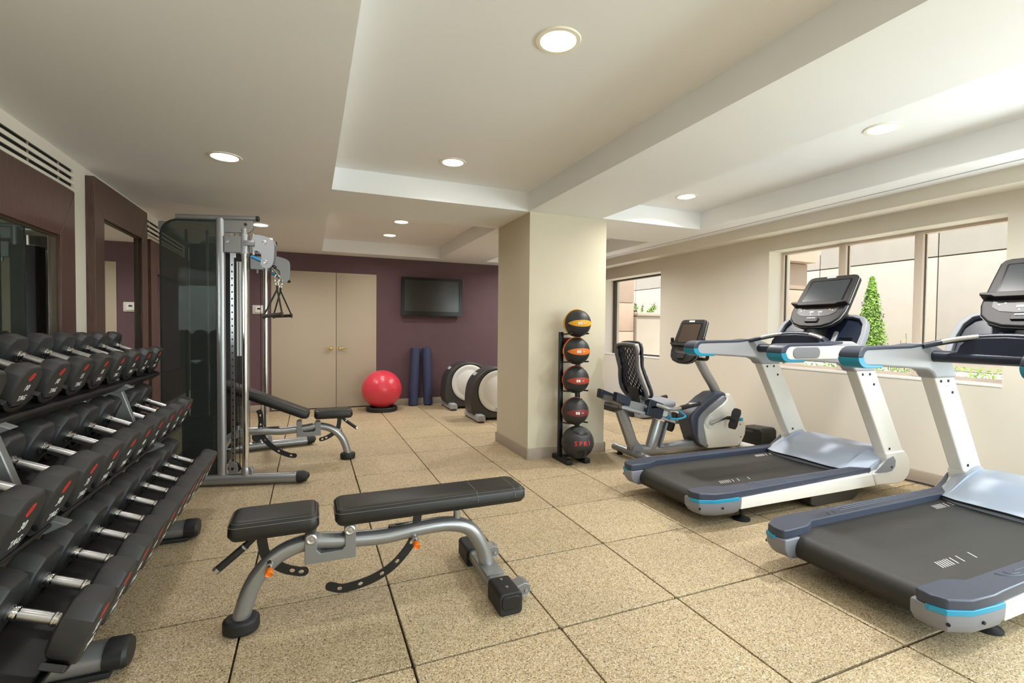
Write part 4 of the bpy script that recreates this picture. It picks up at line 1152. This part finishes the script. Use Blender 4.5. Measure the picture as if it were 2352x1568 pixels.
    for a, c in ((int(n*.17), int(n*.36)), (int(n*.64), int(n*.83))):
        MB().tube([p+V((-.003, 0, .002)) for p in HB[a:c+1]], (.0205, .0168), 14).build('pulse_sensor', 'steel', h)
    lb = MB().tube([(3.55+X, .335, 1.095), (3.55+X, .20, 1.095), (3.555+X, -.20, 1.095), (3.55+X, -.335, 1.095)], (.045, .036), 18, up=(0, 0, 1)).build('lower_bar', 'navy', R)
    web = [(-.21, 1.075), (.21, 1.075), (.215, 1.12), (.20, 1.165), (.17, 1.198), (.10, 1.213), (0, 1.218), (-.10, 1.213), (-.17, 1.198), (-.20, 1.165), (-.215, 1.12)]
    MB().prism(web, (V((X, 0, 0)), V((0, 1, 0)), V((0, 0, 1)), V((1, 0, 0))), 3.515, 3.60).build('centre_web', 'navy', R, bevel=.008)
    # dished accessory tray
    tilt = V((.5, 0, .866)); TN = V((.866, 0, -.5))
    TB = (V((3.70+X, 0, 1.10)), V((0, 1, 0)), tilt, TN)
    outl = [(-.37, 0), (.37, 0), (.372, .14), (.355, .24), (.315, .295), (.25, .318), (0, .325), (-.25, .318), (-.315, .295), (-.355, .24), (-.372, .14)]
    inn = [(p[0]*.90, .16+(p[1]-.16)*.86) for p in outl]
    ty = MB().prism(outl, TB, .0, .05, [inn]).build('tray_rim', 'mid_pl', R, bevel=.008, seg=2)
    q = TB
    P3 = lambda p, t: q[0]+q[1]*p[0]+q[2]*p[1]+q[3]*t
    lo = [[P3(((a[0])*k, .16+(a[1]-.16)*k), t) for a in inn] for k, t in ((1.0, .03), (.97, .075), (.88, .115), (.6, .13))]
    MB().rings(lo).build('tray_dish', 'navy', ty, smooth=60)
    for s in (-1, 1):
        MB().prism(rrect(.13, .09, .02), (P3((s*.22, .09), .06), V((0, 1, 0)), tilt, TN), -.03, .03).build('cup_holder', 'charcoal', ty, bevel=.008)
        MB().prism(rrect(.035, .16, .015), (P3((s*.135, .10), .05), V((0, 1, 0)), tilt, TN), -.03, .03).build('tray_rib', 'grey_pl', ty, bevel=.006)
    # console
    U = V((0, -1, 0)); Hh = V((.559, 0, .829)); N = V((-.829, 0, .559))
    CB = (V((3.80+X, 0, 1.455)), U, Hh, N)
    body = [(-.222, 0), (-.222, -.06), (-.205, -.13), (-.16, -.18), (-.09, -.208), (0, -.215), (.09, -.208), (.16, -.18), (.205, -.13), (.222, -.06), (.222, 0), (.216, .12), (.207, .26), (.190, .288), (.16, .296), (-.16, .296), (-.190, .288), (-.207, .26), (-.216, .12)]
    cs = MB().prism(body, CB, -.055, .0).build('console', 'charcoal', R, bevel=.014, seg=3)
    rim = [(p[0]*1.004, p[1]*1.004) for p in body]; rin = [(p[0]*.985, .03+(p[1]-.03)*.987) for p in body]
    MB().prism(rim, CB, -.018, -.012, [rin]).build('console_trim', 'grey_pl', cs)
    MB().prism(rrect(.335, .225, .008, 3, 0, .138), CB, -.001, .002).build('screen_bezel', 'tvbez', cs)
    MB().prism(rrect(.315, .205, .003, 2, 0, .138), CB, .0, .0032).build('screen', 'screen', cs)
    MB().prism(rrect(.075, .013, .005, 3, -.01, .277), CB, -.001, .003).build('badge', 'greydisc', cs)
    MB().prism([(-.228, .012), (.228, .012), (.228, -.004), (.17, -.012), (.15, -.024), (-.15, -.024), (-.17, -.012), (-.228, -.004)], CB, -.02, .040).build('reading_ledge', 'charcoal', cs, bevel=.004)
    kp = [(-.165, -.028), (.165, -.028), (.16, -.075), (.12, -.105), (.05, -.115), (-.05, -.115), (-.12, -.105), (-.16, -.075)]
    k_ = MB().prism(kp, CB, -.001, .003).build('key_panel', 'housing', cs)
    for x, y, wd, c in ((-.035, -.072, .036, 'mid_pl'), (.035, -.072, .036, 'mid_pl'), (-.13, -.06, .012, 'grey_pl'), (-.105, -.048, .012, 'grey_pl'), (.105, -.048, .012, 'orangeled'), (.13, -.06, .012, 'grey_pl'), (-.035, -.095, .008, 'white'), (.035, -.095, .008, 'white')):
        MB().prism(rrect(wd, .016 if wd > .02 else .009, .003, 2, x, y), CB, .002, .0045).build('key', c, k_)
    MB().prism(rrect(.105, .040, .006, 3, -.005, -.150), CB, -.001, .012).build('speed_key', 'black', cs, bevel=.003)
    MB().prism(rrect(.075, .010, .003, 3, -.005, -.138), CB, .010, .015).build('speed_key_highlight', 'mid_pl', cs)
    MB().tube([(3.78+X, 0, 1.28), (3.80+X, 0, 1.20), (3.80+X, 0, 1.10)], [(.10, .05), (.13, .06), (.16, .06)], 18, up=(0, 1, 0)).build('console_neck', 'black', R)
    MB().tube([(3.90+X, .0, 1.50), (3.99+X, 0, 1.45)], .03, 14).build('console_hinge', 'grey_pl', cs)
    MB().tube([(3.58+X, 0, 1.10), (3.86+X, 0, 1.12)], (.30, .03), 14, up=(0, 0, 1)).build('tray_base', 'navy', R)
    return R


T1_ = treadmill(2.65, 'white and slate treadmill wholly in view in front of the larger window')
T2_ = copy_tree(T1_); T2_.location = (3.2, 1.40, 0)
T2_['label'] = 'white and slate treadmill nearest the camera, cut off by the photo edge'
for o in T2_.children:
    pass

# ------------------------------------------------------------------ recumbent bike
def bike():
    R = empty('recumbent_bike', (3.3, 3.78, 0), 'grey and white recumbent exercise bike with a perforated mesh backrest', 'exercise bike')
    X = -3.3
    BX = (V((X, 0, 0)), V((1, 0, 0)), V((0, 0, 1)), V((0, 1, 0)))
    # main frame tube, rises into the rear leg
    f = MB().tube(catmull([(4.10+X, 0, .075), (3.6+X, 0, .07), (3.2+X, 0, .072), (2.93+X, 0, .085), (2.84+X, 0, .15), (2.79+X, 0, .26), (2.74+X, 0, .38), (2.69+X, 0, .50)], 6), (.058, .045), 18, up=(0, 1, 0)).build('frame_tube', 'silver', R)
    MB().tube([(3.14+X, 0, .36), (3.05+X, 0, .09)], (.062, .05), 18, up=(0, 1, 0)).build('seat_post', 'silver', R)
    MB().tube([(3.21+X, 0, .34), (3.13+X, 0, .10)], (.05, .012), 4, up=(1, 0, 0), sq=True).build('post_spine', 'mid_pl', R, bevel=.004)
    MB().prism([(3.12, .095), (3.60, .09), (3.60, .14), (3.20, .115)], BX, -.05, .05).build('frame_cover', 'mid_pl', R, bevel=.008)
    MB().prism([(2.80, .06), (2.96, .06), (2.90, .15), (2.82, .15)], BX, -.055, .055).build('leg_gusset', 'mid_pl', R, bevel=.01)
    rs = MB().tube([(2.85+X, -.30, .06), (2.85+X, .30, .06)], .036, 18).build('rear_stabiliser', 'silver', R)
    for s in (-1, 1):
        MB().lathe([(.037, 0), (.037, .012), (.03, .02), (0, .022)], (2.85+X, s*.30, .06), (0, s, 0), 16).build('end_cap', 'grey_pl', rs)
        MB().lathe([(.03, 0), (.03, .014), (.018, .028)], (2.85+X, s*.22, 0), n=14).build('foot_pad', 'black', rs)
    fs = MB().tube([(4.12+X, -.27, .06), (4.12+X, .27, .06)], .036, 18).build('front_stabiliser', 'white_pl', R)
    for s in (-1, 1):
        MB().lathe([(.03, 0), (.03, .014), (.018, .028)], (4.12+X, s*.22, 0), n=14).build('foot_pad', 'black', fs)
    # drive housing: slate wrap and white side panels
    out = [(3.62, .07), (3.545, .12), (3.505, .20), (3.465, .30), (3.448, .37), (3.475, .425), (3.56, .485), (3.68, .565), (3.78, .612), (3.88, .618), (3.93, .59), (3.98, .51), (4.06, .42), (4.125, .33), (4.155, .25), (4.145, .18), (4.10, .10), (4.04, .06)]
    ho = MB().prism(out, BX, -.10, .10).build('drive_housing', 'slate', R, bevel=.025, seg=3)
    for s in (-1, 1):
        wp = [(3.66, .066), (3.625, .20), (3.60, .30), (3.615, .36), (3.68, .415), (3.84, .50), (3.895, .545), (3.90, .60), (3.935, .605), (3.99, .52), (4.07, .425), (4.135, .335), (4.165, .25), (4.155, .17), (4.11, .095), (4.05, .056)]
        p = MB().prism(wp, BX, s*.085, s*.128).build('side_panel', 'white_pl', ho, bevel=.014, seg=3)
        sp = [(3.655, .066), (3.56, .12), (3.535, .20), (3.53, .31), (3.535, .37), (3.58, .425), (3.70, .50), (3.86, .585), (3.892, .57), (3.895, .54), (3.84, .498), (3.68, .412), (3.615, .355), (3.602, .30), (3.622, .20)]
        MB().prism(sp, BX, s*.08, s*.122).build('shoulder_panel', 'mid_pl', ho, bevel=.010, seg=3)
        for bx, bz in ((3.87, .56), (4.08, .28), (4.09, .15), (3.645, .10)):
            MB().lathe([(.006, 0), (.006, .003)], (bx+X, s*.128, bz), (0, s, 0), 8).build('screw', 'dark', p)
        # crank
        MB().lathe([(.062, 0), (.062, .006), (.054, .014), (0, .016)], (3.67+X, s*.126, .325), (0, s, 0), 28).build('crank_disc', 'greydisc', R)
        kx, kz = (3.67+s*-.185, .325+s*-.045)
        cr_ = MB().tube([(3.67+X, s*.155, .325), (kx+X, s*.165, kz)], (.015, .011), 10, up=(0, 1, 0)).build('crank_arm', 'steel', R)
        MB().lathe([(.022, 0), (.022, .016), (.008, .02)], (3.67+X, s*.145, .325), (0, s, 0), 14).build('hub', 'steel', cr_)
        PB_ = (V((kx+X+.03, s*.235, kz)), V((.35, 0, .94)).normalized(), V((0, 1, 0)), V((.94, 0, -.35)).normalized())
        pd = MB().prism([(-.105, -.035), (-.07, -.048), (.0, -.042), (.06, -.05), (.10, -.035), (.105, 0), (.10, .035), (.06, .05), (0, .042), (-.07, .048), (-.105, .035)], PB_, -.014, .014).build('pedal', 'black', R, bevel=.007)
        MB().tube(catmull([PB_[0]+PB_[0].__class__((0, 0, 0))+V((0, -.05*1, 0)), PB_[0]+V((-.05, -.052, .0)), PB_[0]+V((-.075, 0, .01)), PB_[0]+V((-.05, .052, 0)), PB_[0]+V((0, .05, 0))], 5), (.004, .02), 6, up=(0, 0, 1)).build('toe_strap', 'black', pd)
        MB().bb(PB_[0]+V((.01, -.062, -.015)), PB_[0]+V((.045, -.045, .015)), .004).build('strap_buckle', 'teal', pd)
    # console mast
    MB().tube(catmull([(3.90+X, 0, .57), (3.82+X, 0, .69), (3.72+X, 0, .82), (3.63+X, 0, .95), (3.58+X, 0, 1.02)], 5), (.05, .038), 18, up=(0, 1, 0)).build('console_mast', 'silver', R)
    gb = MB().tube(catmull([(3.48+X, -.215, 1.16), (3.50+X, -.225, 1.08), (3.56+X, -.19, .975), (3.60+X, -.10, .955), (3.60+X, 0, .955), (3.60+X, .10, .955), (3.56+X, .19, .975), (3.50+X, .225, 1.08), (3.48+X, .215, 1.16)], 5), .017, 12).build('front_handlebar', 'black', R)
    Hh = V((.36, 0, .933)).normalized(); N = V((-.933, 0, .36)).normalized(); U = V((0, -1, 0))
    CB = (V((3.46+X, 0, 1.095)), U, Hh, N)
    body = [(-.19, 0), (-.188, -.07), (-.17, -.13), (-.125, -.170), (-.06, -.188), (0, -.19), (.06, -.188), (.125, -.170), (.17, -.13), (.188, -.07), (.19, 0), (.182, .12), (.172, .245), (.155, .268), (.13, .275), (-.13, .275), (-.155, .268), (-.172, .245), (-.182, .12)]
    cs = MB().prism(body, CB, -.05, 0).build('console', 'charcoal', R, bevel=.012, seg=3)
    MB().prism([(p[0]*1.004, p[1]*1.004) for p in body], CB, -.028, -.022, [[(p[0]*.98, .03+(p[1]-.03)*.985) for p in body]]).build('console_trim', 'grey_pl', cs)
    MB().prism(rrect(.275, .215, .006, 3, 0, .125), CB, -.001, .002).build('screen_bezel', 'tvbez', cs)
    MB().prism(rrect(.255, .195, .003, 3, 0, .125), CB, 0, .003).build('screen', 'brownscr', cs)
    MB().prism(rrect(.075, .016, .005, 3, -.01, .253), CB, -.001, .003).build('badge', 'greydisc', cs)
    MB().prism([(-.196, .010), (.196, .010), (.196, -.006), (.13, -.018), (-.13, -.018), (-.196, -.006)], CB, -.01, .030).build('reading_ledge', 'charcoal', cs, bevel=.004)
    MB().prism(rrect(.09, .045, .006, 3, -.01, -.125), CB, -.001, .012).build('control_key', 'black', cs, bevel=.003)
    MB().prism([(-.13, -.025), (.13, -.025), (.12, -.075), (.06, -.095), (-.06, -.095), (-.12, -.075)], CB, -.001, .003).build('key_panel', 'housing', cs)
    # seat carriage: sloping rail
    d = V((.667, 0, -.19)).normalized(); nz = V((-d.z, 0, d.x))*1.0
    SB = (V((2.55+X, 0, .60)), d, V((.27, 0, .963)).normalized(), V((0, 1, 0)))
    for s in (-1, 1):
        MB().prism([(.06, -.055), (.70, -.055), (.70, -.030), (.06, -.030)], SB, s*.12, s*.16).build('rail_edge', 'steel', R)
        MB().prism([(.10, -.03), (.68, -.03), (.64, .05), (.10, .035)], SB, s*.10, s*.13).build('rail_side', 'silver', R, bevel=.003)
        MB().prism(rrect(.085, .05, .004, 2, .565, .005), SB, s*.129, s*.133).build('adjustment_scale', 'white', R)
        MB().prism([(-.02, -.01), (.14, -.02), (.14, .06), (-.03, .075)], SB, s*.10, s*.165).build('rail_end_cover', 'navy', R, bevel=.01)
        MB().prism([(.33, -.055), (.50, -.062), (.52, -.04), (.52, .09), (.33, .10)], SB, s*.105, s*.18).build('carriage_cover', 'navy', R, bevel=.012)
        sh = MB().tube(catmull([(2.97+X, s*.17, .545), (3.06+X, s*.225, .515), (3.14+X, s*.235, .505), (3.22+X, s*.235, .515)], 5), .018, 12).build('side_grip', 'silver', R)
        MB().tube([(3.20+X, s*.235, .512), (3.43+X, s*.232, .545)], .0225, 14).build('grip', 'charcoal', sh)
        MB().bb((3.29+X, s*.235-.014, .538), (3.40+X, s*.235+.014, .556), .003).build('pulse_sensor', 'steel', sh)
    MB().prism([(.0, -.02), (.70, -.045), (.70, -.02), (.0, .03)], SB, -.10, .10).build('rail_core', 'silver', R)
    MB().tube(catmull([(3.13+X, -.17, .405), (3.22+X, -.185, .40), (3.31+X, -.18, .415), (3.30+X, -.14, .445), (3.24+X, -.10, .49)], 5), .009, 8).build('release_lever', 'teal', R)
    MB().prism([(-.03, -.02), (.04, -.025), (.045, .0), (.01, .03), (-.02, .022)], (V((3.14+X, -.135, .40)), V((1, 0, 0)), V((0, 0, 1)), V((0, 1, 0))), -.02, .0).build('lever_bracket', 'teal', R, bevel=.003)
    # seat cushion
    loops = []
    for z, k in ((0, .9), (.012, 1.0), (.04, 1.0), (.055, .92), (.062, .75)):
        loops.append([(3.06+x*k+X, y*k, .505+z+(.012*(x/.2) if z > .03 else 0)) for x, y in rrect(.40, .36, (.13, .05, .05, .13), 6)])
    MB().rings(loops).build('seat_cushion', 'mid_pl', R, smooth=60)
    # backrest: bent frame with perforated panel
    tilt = V((-.26, 0, .966)); NN = V((.966, 0, .26))
    BB = (V((2.89+X, 0, .60)), V((0, -1, 0)), tilt, NN)
    out = [(-.115, .0), (.115, .0), (.165, .03), (.185, .10), (.165, .20), (.140, .29), (.150, .38), (.162, .45), (.150, .50), (.10, .522), (-.10, .522), (-.150, .50), (-.162, .45), (-.150, .38), (-.140, .29), (-.165, .20), (-.185, .10), (-.165, .03)]
    bend = lambda q: -.03*math.sin(min(max(q, 0), .52)/.52*PI)
    P3 = lambda a, q, t: BB[0]+BB[1]*a+BB[2]*q+BB[3]*(t+bend(q)-.25*a*a*8*.25)
    sm = catmull([(a, q, 0) for a, q in out], 3, True)
    MB().tube([P3(p.x, p.y, 0) for p in sm], .017, 10, closed=True).build('backrest_frame', 'frame_grey', R)
    # perforated panel from narrow strips so that light shows through
    def halfw(q):
        best = .1
        for i in range(len(sm)):
            p, r_ = sm[i], sm[(i+1) % len(sm)]
            if (p.y-q)*(r_.y-q) <= 0 and max(p.x, r_.x) > .01: best = max(p.x, r_.x)
        return best
    b_ = MB(); NR = 34; NCc = 22
    for off, inset in ((.012, .012),):
        for i in range(NR):
            q0 = .012+i*(.50/NR); q1 = q0+.50/NR
            w0, w1 = halfw(q0)-inset, halfw(q1)-inset
            for j in range(NCc):
                a0, a1 = -1+2*j/NCc, -1+2*(j+1)/NCc
                hole = (j % 2 == 1) and ((i+(j//2)*2) % 4 in (1, 2)) and 2 < i < NR-2 and 1 < j < NCc-2
                if hole: continue
                pts = [P3(a0*w0, q0, off), P3(a1*w0, q0, off), P3(a1*w1, q1, off), P3(a0*w1, q1, off)]
                b_.face(pts)
    bmesh.ops.remove_doubles(b_.bm, verts=b_.bm.verts, dist=1e-5)
    pn = b_.build('mesh_panel', 'navy', R)
    so = pn.modifiers.new('thick', 'SOLIDIFY'); so.thickness = .006
    # padded front shell
    b_ = MB()
    for i in range(26):
        q0 = .0+i*.02; q1 = q0+.02
        for s in (-1, 1):
            w0, w1 = halfw(max(q0, .005))+.004, halfw(min(q1, .515))+.004
            hole = (i % 4 in (1, 2)) and 3 < i < 22
            a0, a1, a2 = .72, .84, 1.0
            segs = [(a0, .78), (.86, a2)] if hole else [(a0, a2)]
            for p0, p1 in segs:
                b_.face([P3(s*p0*w0, q0, .06), P3(s*p1*w0, q0, .06), P3(s*p1*w1, q1, .06), P3(s*p0*w1, q1, .06)])
    bmesh.ops.remove_doubles(b_.bm, verts=b_.bm.verts, dist=1e-5)
    pf = b_.build('side_bolster', 'navy', R); so = pf.modifiers.new('thick', 'SOLIDIFY'); so.thickness = .012
    MB().tube([P3(p.x*1.02, p.y*1.01, .058) for p in sm], (.010, .012), 8, closed=True).build('cushion_edge', 'slate', R)
    MB().prism(rrect(.13, .17, .008), (V((2.86+X, 0, .62)), V((0, -1, 0)), tilt, NN), -.03, .0).build('backrest_bracket', 'housing', R, bevel=.004)
    MB().bb((2.86+X, -.065, .53), (2.97+X, .065, .62), .008).build('bracket_arm', 'grey_pl', R)
    return R


bike()

# ------------------------------------------------------------------ small items by the window wall
r = empty('floor_box', (4.47, 3.79, 0), 'black plastic box on the floor by the window wall behind the treadmill', 'box')
MB().prism([(-.16, 0), (.16, 0), (.16, .15), (.12, .185), (-.13, .20), (-.16, .17)], (V((0, 0, .012)), V((0, 1, 0)), V((0, 0, 1)), V((1, 0, 0))), -.10, .12).build('body', 'blackm', r, bevel=.018, seg=3)
MB().bb((-.105, -.05, .15), (-.098, .05, .175), .002).build('latch', 'housing', r)
for y in (-.13, .13):
    MB().bb((-.08, y-.02, 0), (.08, y+.02, .014)).build('foot', 'black', r)
r = empty('low_deck', (4.42, 6.25, 0), 'low dark grey machine deck on the floor beyond the column, by the window wall', 'exercise machine')
MB().prism([(-.8, .02), (-.72, 0), (.72, 0), (.8, .02), (.8, .13), (.72, .16), (-.7, .14), (-.8, .10)], (V((0, 0, 0)), V((0, 1, 0)), V((0, 0, 1)), V((1, 0, 0))), -.16, .2).build('deck', 'mid_pl', r, bevel=.01)
MB().bb((-.20, -.6, 0), (-.15, .6, .07), .008).build('edge', 'black', r)
r = MB().tube(catmull([(4.62, 3.55, .012), (4.55, 3.3, .012), (4.60, 3.0, .012), (4.52, 2.7, .012), (4.60, 2.3, .012), (4.55, 1.9, .012), (4.50, 1.5, .012)], 6), .007, 8).build('power_cord', 'black')
tag(r, 'black power cord lying along the window wall behind the treadmills', 'cord')
